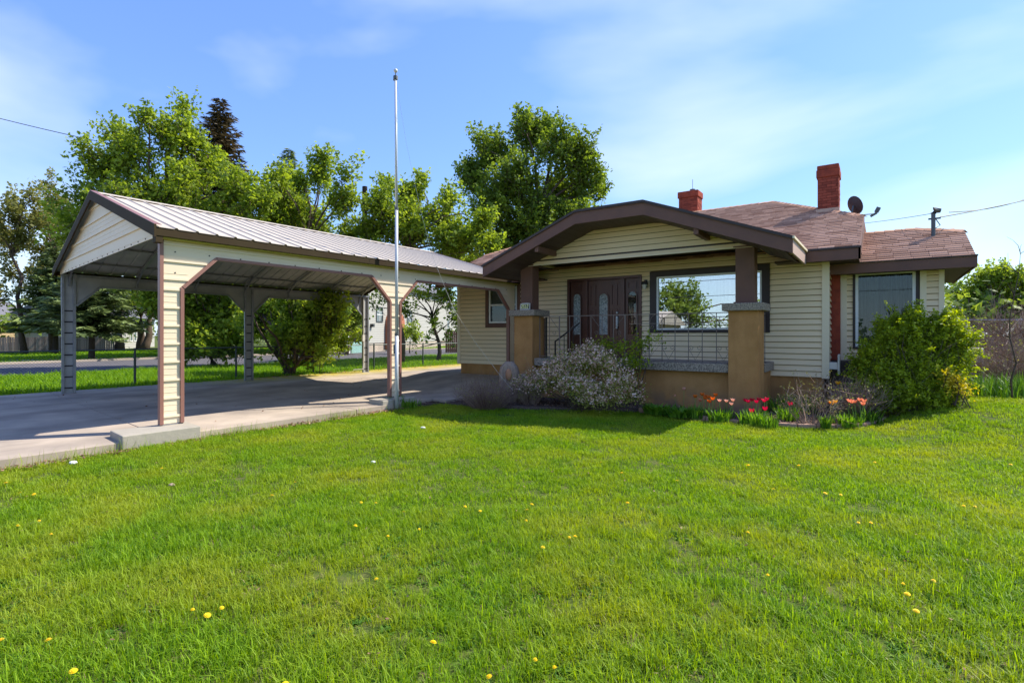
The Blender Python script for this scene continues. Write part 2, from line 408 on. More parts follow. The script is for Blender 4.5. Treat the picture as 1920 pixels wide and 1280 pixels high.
# ------------------------------------------------------------------ ground
def sstep(x, a, b):
    t = np.clip((np.asarray(x, dtype=float) - a) / (b - a), 0, 1); return t * t * (3 - 2 * t)
def lawnz(x, y):
    x = np.asarray(x, dtype=float); y = np.asarray(y, dtype=float)
    z = -0.13 + 0.42 * sstep(x, -0.3, 1.2) * sstep(y, 9.6, 13.4)
    z = z + 0.25 * sstep(x, 2, 12) * sstep(y, 12, 26)
    z = z + 0.022 * np.sin(x * 1.3 + 0.4) * np.cos(y * 1.1 + x * 0.5)
    return z
def ground_mat():
    m = mat('lawn_soil_and_thatch', (0.05, 0.09, 0.012), 1.0, noise=(9, 0.7, (0.16, 0.14, 0.05)), bump=(30, 0.8, 0.02))
    return m
xs = np.concatenate([np.array([-900, -300, -120, -70]), np.arange(-44, 24, 0.8), np.array([30, 60, 140, 400, 900])])
ys = np.concatenate([np.array([-900, -300, -120, -60, -30, -15]), np.arange(-6, 44, 0.8), np.array([60, 120, 300, 900])])
GX, GY = np.meshgrid(xs, ys)
GZ = lawnz(GX, GY)
GZ = np.where(GX < -8.9, -0.10, GZ); GZ = np.where((np.abs(GX) > 60) | (np.abs(GY) > 70), -0.1, GZ)
V = np.stack([GX.ravel(), GY.ravel(), GZ.ravel() - 0.0], 1)
nx, ny = len(xs), len(ys)
ii, jj = np.meshgrid(np.arange(nx - 1), np.arange(ny - 1))
a_ = (jj * nx + ii).ravel()
F = np.stack([a_, a_ + 1, a_ + nx + 1, a_ + nx], 1)
struct(npmesh('ground', V, F, ground_mat(), smooth=True))

# driveway: separately poured slabs with tooled joints
def conc_mat():
    m = mat('driveway_concrete', (0.50, 0.405, 0.305), 0.9, noise=(0.8, 0.85, (0.26, 0.215, 0.175)), bump=(60, 0.3, 0.003), streak=((1.1, 0.5, 1), 0.6, (0.15, 0.125, 0.105)))
    n, l = m.node_tree.nodes, m.node_tree.links
    p = n['Principled BSDF']; src = p.inputs['Base Color'].links[0].from_socket
    g = n.new('ShaderNodeNewGeometry'); s = n.new('ShaderNodeSeparateXYZ'); l.new(g.outputs['Position'], s.inputs[0])
    r = n.new('ShaderNodeMapRange'); r.inputs['From Min'].default_value = -15.8; r.inputs['From Max'].default_value = -17.4
    l.new(s.outputs['X'], r.inputs['Value'])
    t = n.new('ShaderNodeTexNoise'); t.inputs['Scale'].default_value = 3.0; t.inputs['Detail'].default_value = 5
    l.new(g.outputs['Position'], t.inputs['Vector'])
    ry = n.new('ShaderNodeMapRange'); ry.inputs['From Min'].default_value = 7.0; ry.inputs['From Max'].default_value = 10.0
    l.new(s.outputs['Y'], ry.inputs['Value'])
    mu = n.new('ShaderNodeMath'); mu.operation = 'MULTIPLY'; l.new(r.outputs[0], mu.inputs[0]); l.new(ry.outputs[0], mu.inputs[1])
    ra = n.new('ShaderNodeMapRange'); ra.inputs['From Min'].default_value = 0.3; ra.inputs['From Max'].default_value = 0.55
    l.new(t.outputs['Fac'], ra.inputs['Value'])
    mu2 = n.new('ShaderNodeMath'); mu2.operation = 'MULTIPLY'; l.new(mu.outputs[0], mu2.inputs[0]); l.new(ra.outputs[0], mu2.inputs[1])
    mx = n.new('ShaderNodeMix'); mx.data_type = 'RGBA'; mx.inputs['B'].default_value = (0.42, 0.33, 0.03, 1)
    l.new(mu2.outputs[0], mx.inputs['Factor']); l.new(src, mx.inputs['A']); l.new(mx.outputs['Result'], p.inputs['Base Color'])
    return m
CM = conc_mat()
drive = bpy.data.objects.new('driveway', None); COL.objects.link(drive); drive['kind'] = 'structure'
LOC[drive.name] = (0, 0, 0)
MB().box(-18.15, -8.9, -10.2, 24.2, -0.25, -0.03).build('gravel_bed', M['mulch'], drive)
colx = [-18.1, -14.8, -11.45, -9.55, -8.8]
rowy = [-10, -6.5, -3, 0.4, 3.55, 7.1, 10.6, 14.1, 17.6, 21, 24]
for i in range(4):
    for j in range(10):
        x0, x1, y0, y1 = colx[i], colx[i + 1], rowy[j], rowy[j + 1]
        sh = 0.10 * (x0 + 8.8)        # joints run slightly askew, square to the carport
        g = 0.009
        if i < 3: x1 -= g
        P = [(x0, y0), (x1, y0), (x1, y1 - 0.016), (x0, y1 - 0.016)]
        P = [(px_, py_ - 0.11 * (px_ + 8.8) * 1.0) for px_, py_ in P]
        if x1 > -11.4:
            if y0 > 13.1: continue
            P = [(a, min(b, 13.22)) for a, b in P]
        if True:
            MB().prism(P, lambda p, q, t: (p, q, t), -0.2, 0.0).build('concrete_slab', CM, drive, bevel=0.006)
# path that leaves the slab towards the porch steps
for y0, y1, xr in ((10.62, 12.15, -8.15), (9.3, 10.6, -8.35)):
    MB().box(-8.78, xr, y0, y1, -0.2, -0.004).build('concrete_slab', CM, drive, bevel=0.006)

MB().prism([(10.75, .003), (13.19, .27), (13.19, -.05), (10.75, -.05)], lambda p, q, t: (t, p, q), -11.35, -9.0).build('concrete_slab', CM, drive)
MB().prism([(10.75, .003), (13.21, .27), (23.5, .27), (23.5, -.05), (10.75, -.05)], lambda p, q, t: (t, p, q), -12.7, -11.36).build('concrete_slab', CM, drive)
road = MB().prism([(-27.3, -80), (-26.9, 14), (-26.6, 120), (-42, 120), (-39, 14), (-34.5, -80)], lambda p, q, t: (p, q, t), -0.12, -0.085).build('road', M['asphalt'])
struct(road)
walkfar = MB().prism([(-43.0, -60), (-44.4, 100), (-43.1, 100), (-41.9, -60)], lambda p, q, t: (p, q, t), -0.12, -0.045).build('pavement', M['conc']); struct(walkfar)
kerb = MB().prism([(-39.0, 14), (-34.5, -80), (-34.8, -80), (-39.3, 14), (-42.3, 120), (-42, 120)], lambda p, q, t: (p, q, t), -0.12, 0.03).build('kerb', M['conc']); struct(kerb)

# ------------------------------------------------------------------ the house
YF, XL, XR = 13.2, -11.3, -1.0            # facade plane, left and right walls
ZS, EXP = 0.60, 0.127                     # bottom of the siding, course height
house = thing('bungalow', 'cream sided brown trimmed bungalow with arched front porch, beside the carport', 'house', (-5, 15, 0))

def side_boards(parent, fn, x0f, x1f, z0, z1, holes=(), name='siding_board'):
    """fn(s, out, z) -> xyz; x0f/x1f(z) the run's ends; one object per course and run"""
    n = int(round((z1 - z0) / EXP))
    for i in range(n):
        zl, zh = z0 + i * EXP, min(z0 + (i + 1) * EXP, z1)
        zm = (zl + zh) / 2
        segs = [[x0f(zl), x1f(zl), x0f(zh), x1f(zh)]]
        for hx0, hx1, hz0, hz1 in holes:
            if hz0 < zm < hz1:
                out = []
                for a, b, c, d in segs:
                    if hx1 <= min(a, c) or hx0 >= max(b, d): out.append([a, b, c, d]); continue
                    if hx0 > min(a, c): out.append([a, hx0, c, hx0])
                    if hx1 < max(b, d): out.append([hx1, b, hx1, d])
                segs = out
        for a, b, c, d in segs:
            if b - a < 0.02 and d - c < 0.02: continue
            # curved lap: butt proud at the foot, hollow towards the head
            prof = [(0.002, zl), (0.034, zl), (0.033, zl + 0.022), (0.021, zl + 0.062), (0.009, zl + 0.090), (0.006, zh - 0.014), (0.002, zh - 0.014)]
            H = zh - zl
            def X(z, lo, hi): t = max(0, min(1, (z - zl) / H)); return lo + (hi - lo) * t
            vs = [fn(X(z, a, c), o_, z) for o_, z in prof] + [fn(X(z, b, d), o_, z) for o_, z in prof]
            k = len(prof)
            fs = [tuple(range(k)), tuple(range(2 * k - 1, k - 1, -1))] + [(q, q + k, (q + 1) % k + k, (q + 1) % k) for q in range(k)]
            MB().add(vs, fs).build(name, M['siding'], parent)

# openings in the facade: x0, x1, z0, z1 (outer trim)
DOOR = (-7.29, -5.11, 0.62, 3.06)
PIC = (-4.893, -2.105, 1.565, 3.11)
LWIN = (-10.19, -8.88, 1.74, 3.10)
ZCEIL = 3.36
wall = MB()
# wall core with real openings (boxes between them)
def wallcore(mb, x0, x1, z0, z1, holes, y0, y1):
    cuts = sorted(set([x0, x1] + [h[0] for h in holes] + [h[1] for h in holes]))
    for a, b in zip(cuts[:-1], cuts[1:]):
        hs = [h for h in holes if h[0] < (a + b) / 2 < h[1]]
        if not hs: mb.box(a, b, y0, y1, z0, z1)
        else:
            h = hs[0]
            if h[2] > z0: mb.box(a, b, y0, y1, z0, h[2])
            if h[3] < z1: mb.box(a, b, y0, y1, h[3], z1)
inner = [(DOOR[0] + .03, DOOR[1] - .03, DOOR[2], DOOR[3] - .03), (PIC[0] + .08, PIC[1] - .08, PIC[2] + .03, PIC[3] - .08), (LWIN[0] + .06, LWIN[1] - .06, LWIN[2] + .06, LWIN[3] - .06)]
wallcore(wall, XL, XR, ZS, 3.42, inner, YF, YF + 0.15)
wall.box(XL, XL + .15, YF + .15, 23.7, ZS, 3.42).box(XR - .15, XR, YF + .15, 23.7, ZS, 3.42).box(XL + .15, XR - .15, 23.55, 23.7, ZS, 3.42)
wallo = wall.build('wall', M['core'], house)
side_boards(wallo, lambda s, o_, z: (s, YF - o_, z), lambda z: XL + .07, lambda z: XR - .09, ZS, 3.42, [DOOR, PIC, LWIN])
side_boards(wallo, lambda s, o_, z: (XR + o_, s, z), lambda z: YF + .09, lambda z: 13.98, ZS, 3.42)
for bx in ((XL - .04, XL + .07, YF - .046, YF + .08), (XR - .09, XR + .046, YF - .046, YF + .09)):
    MB().box(*bx, ZS - .02, 3.42).build('corner_board', M['siding_trim'], wallo)
MB().box(XL + .06, XR - .08, YF + .03, YF + .2, -.2, ZS).box(XR - .22, XR - .08, YF + .2, 23.6, -.2, ZS).box(XL + .06, XL + .2, YF + .2, 23.6, -.2, ZS).build('foundation', M['stucco'], house)
MB().box(XL + .3, XR - .3, YF + .3, 23.3, .5, .6).build('room_floor', M['room'], house)
MB().box(XL + .3, XR - .3, 16.2, 16.3, .6, 3.3).build('room_partition', M['room'], house)

# --- picture window
def frame_rect(mb, x0, x1, z0, z1, w, y0, y1, wb=None, wt=None):
    wb = w if wb is None else wb; wt = w if wt is None else wt
    mb.box(x0, x0 + w, y0, y1, z0, z1); mb.box(x1 - w, x1, y0, y1, z0, z1)
    mb.box(x0 + w, x1 - w, y0 + .001, y1 - .001, z0, z0 + wb); mb.box(x0 + w, x1 - w, y0 + .001, y1 - .001, z1 - wt, z1)
    return mb
w = frame_rect(MB(), *PIC, .165, YF - .055, YF + .04, wb=.07, wt=.135).build('picture_window', M['brown_dark'], house, bevel=.004)
frame_rect(MB(), -4.728, -2.27, 1.635, 2.975, .045, YF - .03, YF + .05).build('window_frame', M['white'], w, bevel=.004)
MB().box(-4.683, -2.315, YF + .012, YF + .02, 1.68, 2.93).build('pane', M['glass'], w)
MB().box(-4.9, -2.1, YF + .5, YF + .52, 1.4, 3.2).build('curtain', M['curtain'], w)
# --- window of the left wing
w = frame_rect(MB(), *LWIN, .11, YF - .05, YF + .04).build('sash_window', M['brown'], house, bevel=.004)
frame_rect(MB(), LWIN[0] + .13, LWIN[1] - .13, LWIN[2] + .13, LWIN[3] - .13, .05, YF - .03, YF + .05).box(LWIN[0] + .18, LWIN[1] - .18, YF - .025, YF + .04, 2.40, 2.45).build('window_frame', M['white'], w)
MB().box(LWIN[0] + .18, LWIN[1] - .18, YF + .022, YF + .03, 1.9, 2.9).build('pane', M['glassdim'], w)
MB().box(LWIN[0] + .1, LWIN[1] - .1, YF + .06, YF + .07, 1.75, 2.41).build('screen', M['blind'], w)
MB().box(LWIN[0] + .1, LWIN[1] - .1, YF + .07, YF + .08, 2.36, 3.05).build('roller_shade', M['shade'], w)

# --- front door with sidelights
dz0, dz1 = .93, 3.03
dfr = MB(); D0, D1 = DOOR[0], DOOR[1]
dfr.box(D0, D0 + .07, YF - .05, YF + .12, dz0, 3.06).box(D1 - .07, D1, YF - .05, YF + .12, dz0, 3.06).box(D0 + .07, D1 - .07, YF - .049, YF + .12, 2.99, 3.06)
dfr.box(-6.79, -6.66, YF - .035, YF + .12, dz0, 2.99).box(-5.735, -5.585, YF - .035, YF + .12, dz0, 2.99)
dfr.box(D0, D1, YF - .03, YF + .12, .62, dz0 - .0)
dframe = dfr.build('door_frame', M['door'], house, bevel=.006)
def arched(cx, hw, z0, z1, n=10):
    pts = [(cx - hw, z0), (cx + hw, z0)]
    for k in range(n + 1):
        t = math.pi * k / n
        pts.append((cx + hw * math.cos(t), z1 - hw + hw * math.sin(t)))
    return pts
def arch_rim(mb, cx, hw, z0, z1, wd, y0, y1):
    outer, inn = arched(cx, hw + wd, z0 - wd, z1 + wd), arched(cx, hw, z0, z1)
    n = len(outer)
    for i in range(n):
        j = (i + 1) % n
        q = [outer[i], outer[j], inn[j], inn[i]]
        mb.prism(q, lambda p, r_, t: (p, t, r_), y0, y1)
door = MB().box(-6.66, -5.735, YF + .02, YF + .065, dz0 + .01, 2.985).build('front_door', M['door'], house)
mb = MB(); arch_rim(mb, -6.2, .125, 1.52, 2.62, .035, YF - .012, YF + .022)
for sx in (-1, 1):      # raised mouldings left and right of the oval light
    cx = -6.2 + sx * .315
    for z0_, z1_ in ((1.12, 1.38), (1.5, 2.2)):
        frame_rect(mb, cx - .085, cx + .085, z0_, z1_, .022, YF - .002, YF + .022)
    frame_rect(mb, cx - .085, cx + .085, 2.3, 2.86, .022, YF - .002, YF + .022)
frame_rect(mb, -6.34, -6.06, 1.06, 1.38, .022, YF - .002, YF + .022)
mb.build('door_moulding', M['door'], door)
MB().prism(arched(-6.2, .125, 1.52, 2.62), lambda p, q, t: (p, t, q), YF + .004, YF + .016).build('leaded_glass', M['leadglass'], door)
MB().tube([(-5.80, YF - .055, 1.78), (-5.80, YF - .055, 1.96)], .013, 6).ball((-5.80, YF - .03, 1.70), .028).box(-5.825, -5.775, YF - .035, YF + .022, 1.74, 2.0).build('door_handle', M['alum'], door)
MB().box(-5.82, -5.78, YF - .02, YF + .022, 2.08, 2.12).ball((-5.80, YF - .02, 2.1), .03).build('deadbolt', M['alum'], door)
for cx, hw in ((-7.0, .12), (-5.385, .125)):
    sl = MB().box(cx - .205, cx + .2, YF + .02, YF + .06, dz0 + .01, 2.985).build('sidelight', M['door'], house)
    mb = MB(); arch_rim(mb, cx, hw - .012, 1.52, 2.64, .03, YF - .012, YF + .022)
    frame_rect(mb, cx - .12, cx + .12, 2.72, 2.9, .02, YF, YF + .022); frame_rect(mb, cx - .12, cx + .12, 1.08, 1.4, .02, YF, YF + .022)
    mb.build('sidelight_moulding', M['door'], sl)
    MB().prism(arched(cx, hw - .012, 1.52, 2.64), lambda p, q, t: (p, t, q), YF + .004, YF + .016).build('leaded_glass', M['glassdim'] if cx > -6 else M['leadglass'], sl)
    mb = MB()
    for k in range(9):
        zz = 1.6 + k * .11
        mb.tube([(cx - .1 + .03 * math.sin(k * 2.1), YF - .0, zz), (cx + .03 * math.cos(k), YF - .001, zz + .07), (cx + .1, YF - .0, zz + .02)], .003, 4)
    mb.build('lead_came', M['greymetal'], sl)

# --- porch lantern
lam = thing('wall_lantern', 'small black lantern on the siding between front door and picture window', 'lantern', (-5.0, YF - .02, 2.75))
MB().box(-5.04, -4.96, YF - .045, YF - .02, 2.72, 2.92).tube([(-5.0, YF - .04, 2.86), (-5.0, YF - .12, 2.90), (-5.0, YF - .14, 2.86)], .01).build('bracket', M['blackiron'], lam)
MB().tube([(-5.0, YF - .14, 2.87), (-5.0, YF - .14, 2.84), (-5.0, YF - .14, 2.79)], [.02, .085, .095], 8).build('lamp_cap', M['blackiron'], lam)
MB().tube([(-5.0, YF - .14, 2.79), (-5.0, YF - .14, 2.68)], [.06, .045], 8).build('lamp_glass', M['pvc'], lam)

# --- porch: floor, plinth, ledge stone, piers, shafts
PX0, PX1 = -7.95, -2.05
porch_f = MB().box(PX0 + .1, PX1 - .1, 11.95, YF - .04, -.2, .90).build('porch_floor', M['conc'], house)
MB().box(-7.36, -2.64, 11.70, 11.95, -.2, .728).build('porch_plinth', M['stucco'], house)
MB().box(PX1 - .25, PX1 - .04, 12.09, YF - .04, -.2, .728).build('porch_plinth', M['stucco'], house)
MB().box(-7.37, -2.63, 11.56, 11.97, .73, .915).build('ledge_stone', M['stone'], house, bevel=.012)
MB().box(PX1 - .33, PX1 + .03, 12.10, YF - .03, .73, .915).build('ledge_stone', M['stone'], house, bevel=.012)
piers = []
for cx, x0, x1, g in ((-7.665, -7.95, -7.385, 'left'), (-2.33, -2.62, -2.04, 'right')):
    p = MB().box(x0, x1, 11.5, 12.07, -.2, 2.0).build('porch_pier', M['stucco'], house, bevel=.01)
    MB().box(cx - .395, cx + .395, 11.40, 12.18, 2.0, 2.155).build('pier_cap', M['stone'], p, bevel=.015)
    MB().box(cx - .215, cx + .215, 11.62, 12.0, 2.156, 2.19).build('shaft_base', M['brown'], p, bevel=.004)
    MB().box(cx - .182, cx + .182, 11.65, 11.97, 2.19, 3.305).build('porch_shaft', M['brown'], p, bevel=.006)
    MB().box(cx - .22, cx + .22, 11.635, 12.01, 3.305, 3.335).build('shaft_capital', M['brown'], p)
# --- boxed beams under the gable, ceiling
BZ = 3.335
beam = MB().box(-7.82, -2.2, 11.69, 12.02, BZ, 3.45).build('porch_beam', M['brown_dark'], house)
for x0 in (-7.83, -2.45):
    b = MB().box(x0, x0 + .26, 12.02, YF - .02, BZ, 3.62).build('porch_beam', M['brown_dark'], house)
    xs_ = x0 if x0 < -5 else x0 + .26
    s_ = 1 if x0 > -5 else -1
    if x0 < -5:
        side_boards(b, lambda s, o_, z: (-7.83 + .26 + o_, s, z), lambda z: 12.04, lambda z: YF - .03, BZ + .02, 3.6)
    else:
        side_boards(b, lambda s, o_, z: (-2.19 + o_, s, z), lambda z: 12.04, lambda z: YF - .03, BZ + .02, 3.6)
MB().box(-7.57, -2.45, 12.02, YF - .02, 3.42, 3.45).build('porch_ceiling', M['brown_dark'], house)
# --- gable wall in lap siding
GZ0 = 3.312
gab = MB().prism([(-7.80, GZ0 + .02), (-2.22, GZ0 + .02), (-4.05, 4.06), (-5.86, 4.06)], lambda p, q, t: (p, t, q), 11.70, 11.85).build('gable_wall', M['core'], house)
def gl(z): return -7.84 + max(0, (z - 3.33)) * (1.98 / .73)
def gr(z): return -2.18 - max(0, (z - 3.33)) * (1.9 / .73)
side_boards(gab, lambda s, o_, z: (s, 11.70 - o_, z), gl, gr, GZ0, GZ0 + EXP * 5.9)
MB().bar((-7.84, 11.66, 3.31), (-2.18, 11.66, 3.31), .03, .03).build('gable_trim', M['siding_trim'], gab)

# --- porch roof: a clipped gable
M['pinktrim'] = mat('pale_pinkish_fascia', (0.5, 0.36, 0.29), .6)  # right side fascia, paler and pinker than the brown boards
PZ = {'l': (-8.41, 3.285), 'kl': (-5.75, 4.33), 'kr': (-4.14, 4.33), 'r': (-1.345, 3.285)}
prof = [PZ['l'], PZ['kl'], PZ['kr'], PZ['r']]
YG = 10.75
fas = MB
for (xa, za), (xb, zb) in zip(prof[:-1], prof[1:]):
    MB().add([(xa, YG, za - .035), (xb, YG, zb - .035), (xb, YG, zb - .30), (xa, YG, za - .30), (xa, YG + .045, za - .035), (xb, YG + .045, zb - .035), (xb, YG + .045, zb - .30), (xa, YG + .045, za - .30)],
             [(0, 3, 2, 1), (4, 5, 6, 7), (0, 1, 5, 4), (3, 7, 6, 2), (0, 4, 7, 3), (1, 2, 6, 5)]).build('fascia_board', M['brown'], house)
    MB().add([(xa, YG - .035, za + .012), (xb, YG - .035, zb + .012), (xb, YG - .035, zb - .045), (xa, YG - .035, za - .045), (xa, YG + .02, za + .012), (xb, YG + .02, zb + .012), (xb, YG + .02, zb - .034), (xa, YG + .02, za - .034)],
             [(0, 3, 2, 1), (4, 5, 6, 7), (0, 1, 5, 4), (3, 7, 6, 2), (0, 4, 7, 3), (1, 2, 6, 5)]).build('drip_edge', M['brown_dark'], house)
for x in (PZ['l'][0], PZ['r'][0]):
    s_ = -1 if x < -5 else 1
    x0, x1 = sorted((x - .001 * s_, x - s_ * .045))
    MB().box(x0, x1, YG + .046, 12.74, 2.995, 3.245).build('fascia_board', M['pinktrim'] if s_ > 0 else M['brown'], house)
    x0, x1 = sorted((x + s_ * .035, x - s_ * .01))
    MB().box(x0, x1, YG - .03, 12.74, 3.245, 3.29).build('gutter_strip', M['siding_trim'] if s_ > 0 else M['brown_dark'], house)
rt = MB(); P1 = .393; RZ = 4.33 + .5 * .393 * .8
rk = (-4.945, 12.2, RZ)
e_ = 17.2
rt.add([(-8.44, YG - .03, 3.275), (-8.44, e_, 3.275), (-4.945, e_, RZ + .02), (-4.945, 12.0, RZ + .02), (-5.75, YG - .03, 4.335), (-4.14, YG - .03, 4.335), (-1.31, YG - .03, 3.275), (-1.31, e_, 3.275)],
       [(0, 4, 3, 2, 1), (4, 5, 3), (5, 6, 7, 2, 3)])
rt.build('porch_roof', M['shingle_flat'], house)
# ragged shingle courses on the two slopes that turn towards the garden
def slope_shingles(parent, name, fz, y0, y1, xl, xr, seed, dirx=True, row=.14, tabw=.30):
    rng = np.random.default_rng(seed)
    Vs = []; Fs = []; Ts = []; n = 0; y = y0; k = 0
    dz = fz(0, y0 + 1) - fz(0, y0)
    while y < y1 - .02:
        a, b = xl(y), xr(y); x = a - rng.uniform(0, tabw)
        rt_ = rng.uniform(-.1, .1)
        while x < b:
            xa, xb = max(x, a), min(x + tabw - .006, b)
            if xb - xa > .02:
                jit = rng.uniform(-.004, .004)
                h0, h1 = .022 + rng.uniform(0, .006), .004
                ye = min(y + row + .03, y1)
                A = (xa, y + jit, fz(0, y) + h0); B = (xb, y + jit, fz(0, y) + h0)
                C = (xb, ye, fz(0, ye) + h1); D = (xa, ye, fz(0, ye) + h1)
                E = (xa, y + jit, fz(0, y) - .002); G = (xb, y + jit, fz(0, y) - .002)
                Vs += [A, B, C, D, E, G]; Fs += [(n, n + 1, n + 2, n + 3), (n + 4, n + 5, n + 1, n)]
                t = float(np.clip(.5 + rt_ + rng.normal(0, .22), 0, 1)); Ts += [t] * 6; n += 6
            x += tabw
        y += row; k += 1
    return npmesh(name, np.array(Vs), np.array(Fs), M['shingle'], parent, Ts)

# --- main roof, clipped side gables
ZE, YE, PI_ = 3.305, 12.75, .417
def fz(x, y): return ZE + PI_ * (y - YE)
RX0, RX1, YR, YT = -11.9, -0.40, 15.28, 18.45
Zr, Zt = fz(0, YR), fz(0, YT)
RT0, RT1 = -9.45, -2.85
yb = 2 * YT - YE; yrb = 2 * YT - YR
mr = MB().add([(RX0, YE, ZE), (RX1, YE, ZE), (RX1, YR, Zr), (RT1, YT, Zt), (RT0, YT, Zt), (RX0, YR, Zr), (RX0, yb, ZE), (RX1, yb, ZE), (RX1, yrb, Zr), (RX0, yrb, Zr)],
              [(0, 1, 2, 3, 4, 5), (2, 8, 3), (5, 4, 9), (7, 6, 9, 4, 3, 8), (0, 5, 9, 6), (1, 7, 8, 2)]).build('roof', M['shingle_flat'], house)
stuff(slope_shingles(mr, 'shingles', fz, YE - .03, YT, lambda y: RX0 if y < YR else RX0 + (RT0 - RX0) * (y - YR) / (YT - YR), lambda y: RX1 if y < YR else RX1 + (RT1 - RX1) * (y - YR) / (YT - YR), 3))
# ridge and hip caps
def caps(parent, p0, p1, seed):
    rng = random.Random(seed); p0, p1 = Vector(p0), Vector(p1); L = (p1 - p0).length; n = int(L / .2); d = (p1 - p0) / L
    sd = Vector((d.y, -d.x, 0)).normalized(); mb = MB()
    for i in range(n):
        a, b = p0 + d * (i * L / n), p0 + d * ((i + 1.15) * L / n); h = .028
        t = rng.uniform(.2, .7)
        mb.add([a + Vector((0, 0, h + .012)), b + Vector((0, 0, h)), b + sd * .13 - Vector((0, 0, .03)), a + sd * .13 - Vector((0, 0, .018)), b - sd * .13 - Vector((0, 0, .03)), a - sd * .13 - Vector((0, 0, .018))],
               [(0, 3, 2, 1), (0, 1, 4, 5), (0, 5, 3)], t)
    stuff(mb.build('ridge_caps', M['shingle'], parent))
caps(mr, (RX1 - .02, YR, Zr), (RT1, YT, Zt), 1); caps(mr, (RT1, YT, Zt), (RT0, YT, Zt), 2); caps(mr, (RX0, YR, Zr), (RT0, YT, Zt), 4)
# eaves
for x0, x1 in ((RX0, -8.42), (-1.34, RX1 + .02)):
    MB().box(x0, x1, YE - .03, YE + .02, ZE - .27, ZE - .045).build('fascia_board', M['brown'], house)
    MB().box(x0, x1 + .01, YE - .055, YE + .02, ZE - .045, ZE - .008).build('gutter_strip', M['brown_dark'], house)
MB().box(RX0 + .05, -7.95, YE + .02, YF + .02, ZE - .24, ZE - .2).build('soffit', M['soffit'], house)
MB().box(-1.95, RX1 - .02, YE + .02, YF + .02, ZE - .24, ZE - .2).build('soffit', M['soffit'], house)
MB().box(XR + .002, RX1 - .02, YF + .02, yb, ZE - .24, ZE - .2).build('soffit', M['soffit'], house)
MB().add([(RX1 + .02, YE - .03, ZE - .27), (RX1 + .02, YE - .03, ZE - .01), (RX1 + .02, YR, Zr - .01), (RX1 + .02, YR, Zr - .27), (RX1 - .02, YE - .03, ZE - .27), (RX1 - .02, YE - .03, ZE - .01), (RX1 - .02, YR, Zr - .01), (RX1 - .02, YR, Zr - .27)],
         [(0, 3, 2, 1), (4, 5, 6, 7), (1, 2, 6, 5), (0, 4, 7, 3), (0, 1, 5, 4), (2, 3, 7, 6)]).build('rake_board', M['brown'], house)
# soffit boards under the porch roof, running front to back
def soffz(x):
    if x < -5.75: return 4.33 + (x + 5.75) * .393 - .30
    if x > -4.14: return 4.33 - (x + 4.14) * .374 - .30
    return 4.03
x = -8.33
while x < -1.5:
    x1 = min(x + .185, -1.42)
    if abs((x + x1) / 2 + 6.8) > 0 :
        za, zb = soffz(x + .004), soffz(x1 - .004)
        yb_ = 12.7 if (x > -2.2 or x1 < -7.8) else 11.72
        MB().add([(x + .004, YG + .045, za), (x1 - .004, YG + .045, zb), (x1 - .004, yb_, zb), (x + .004, yb_, za), (x + .004, YG + .045, za + .02), (x1 - .004, YG + .045, zb + .02), (x1 - .004, yb_, zb + .02), (x + .004, yb_, za + .02)],
                 [(0, 3, 2, 1), (4, 5, 6, 7), (0, 1, 5, 4), (2, 3, 7, 6), (0, 4, 7, 3), (1, 2, 6, 5)]).build('soffit_board', M['soffit'], house)
    x += .185
for x in (-6.82, -3.07):
    MB().box(x - .05, x + .05, YG + .05, 11.68, soffz(x) - .115, soffz(x) + .03).build('lookout', M['brown'], house, bevel=.004)

# --- right wing
WY, WX1 = 14.1, .99
wing = thing('side_wing', 'smaller cream sided wing with brown roof, behind the big round shrub', 'house wing', (0, 16, 0))
WWIN = (-.52, .55, 1.25, 2.88)
wc = MB(); wallcore(wc, -.84, WX1, .6, 2.95, [WWIN], WY, WY + .15); wc.box(WX1 - .15, WX1, WY + .15, 17.7, .6, 2.95).box(-.84, WX1 - .15, 17.5, 17.7, .6, 2.95).box(-.84, -.7, WY + .15, 17.5, .6, 2.95)
wc = wc.build('wall', M['core'], wing)
side_boards(wc, lambda s, o_, z: (s, WY - o_, z), lambda z: -.84, lambda z: WX1 - .05, .6, 2.93, [(WWIN[0] - .05, WWIN[1] + .05, WWIN[2] - .05, WWIN[3] + .06), (.62, .73, 0, 9), (-.86, -.68, 0, 9)])
for x0, x1 in ((-.84, -.68), (.62, .73), (WX1 - .06, WX1 + .03)):
    MB().box(x0, x1, WY - .04, WY + .02, .58, 2.95).build('corner_board', M['siding_trim'], wc)
MB().box(-.84, WX1 - .06, WY + .03, WY + .2, -.1, .6).build('foundation', M['brown_dark'], wing)
MB().box(-.95, -.3, WY - .55, WY + .02, .0, .95).build('wood_skirt', M['brown_dark'], wing)
ww = frame_rect(MB(), WWIN[0] - .05, WWIN[1] + .05, WWIN[2] - .05, WWIN[3] + .05, .05, WY - .045, WY + .03).build('wing_window', M['brown_dark'], wing)
frame_rect(MB(), *WWIN, .055, WY - .03, WY + .05).build('window_frame', M['white'], ww)
MB().box(WWIN[0] + .055, WWIN[1] - .055, WY + .012, WY + .02, WWIN[2] + .05, WWIN[3] - .05).build('pane', M['glassdim'], ww)
cu = []; mb = MB()
for k in range(24):
    xa = WWIN[0] + k * .045; mb.add([(xa, WY + .18 + .03 * (k % 2), 1.2), (xa + .045, WY + .18 + .03 * ((k + 1) % 2), 1.2), (xa + .045, WY + .18 + .03 * ((k + 1) % 2), 2.9), (xa, WY + .18 + .03 * (k % 2), 2.9)], [(0, 1, 2, 3)])
mb.build('curtain', M['curtain'], ww)
WE, WZE = 13.6, 3.05
def wz(x, y): return WZE + .417 * (y - WE)
WRY, WTY = 15.44, 15.95
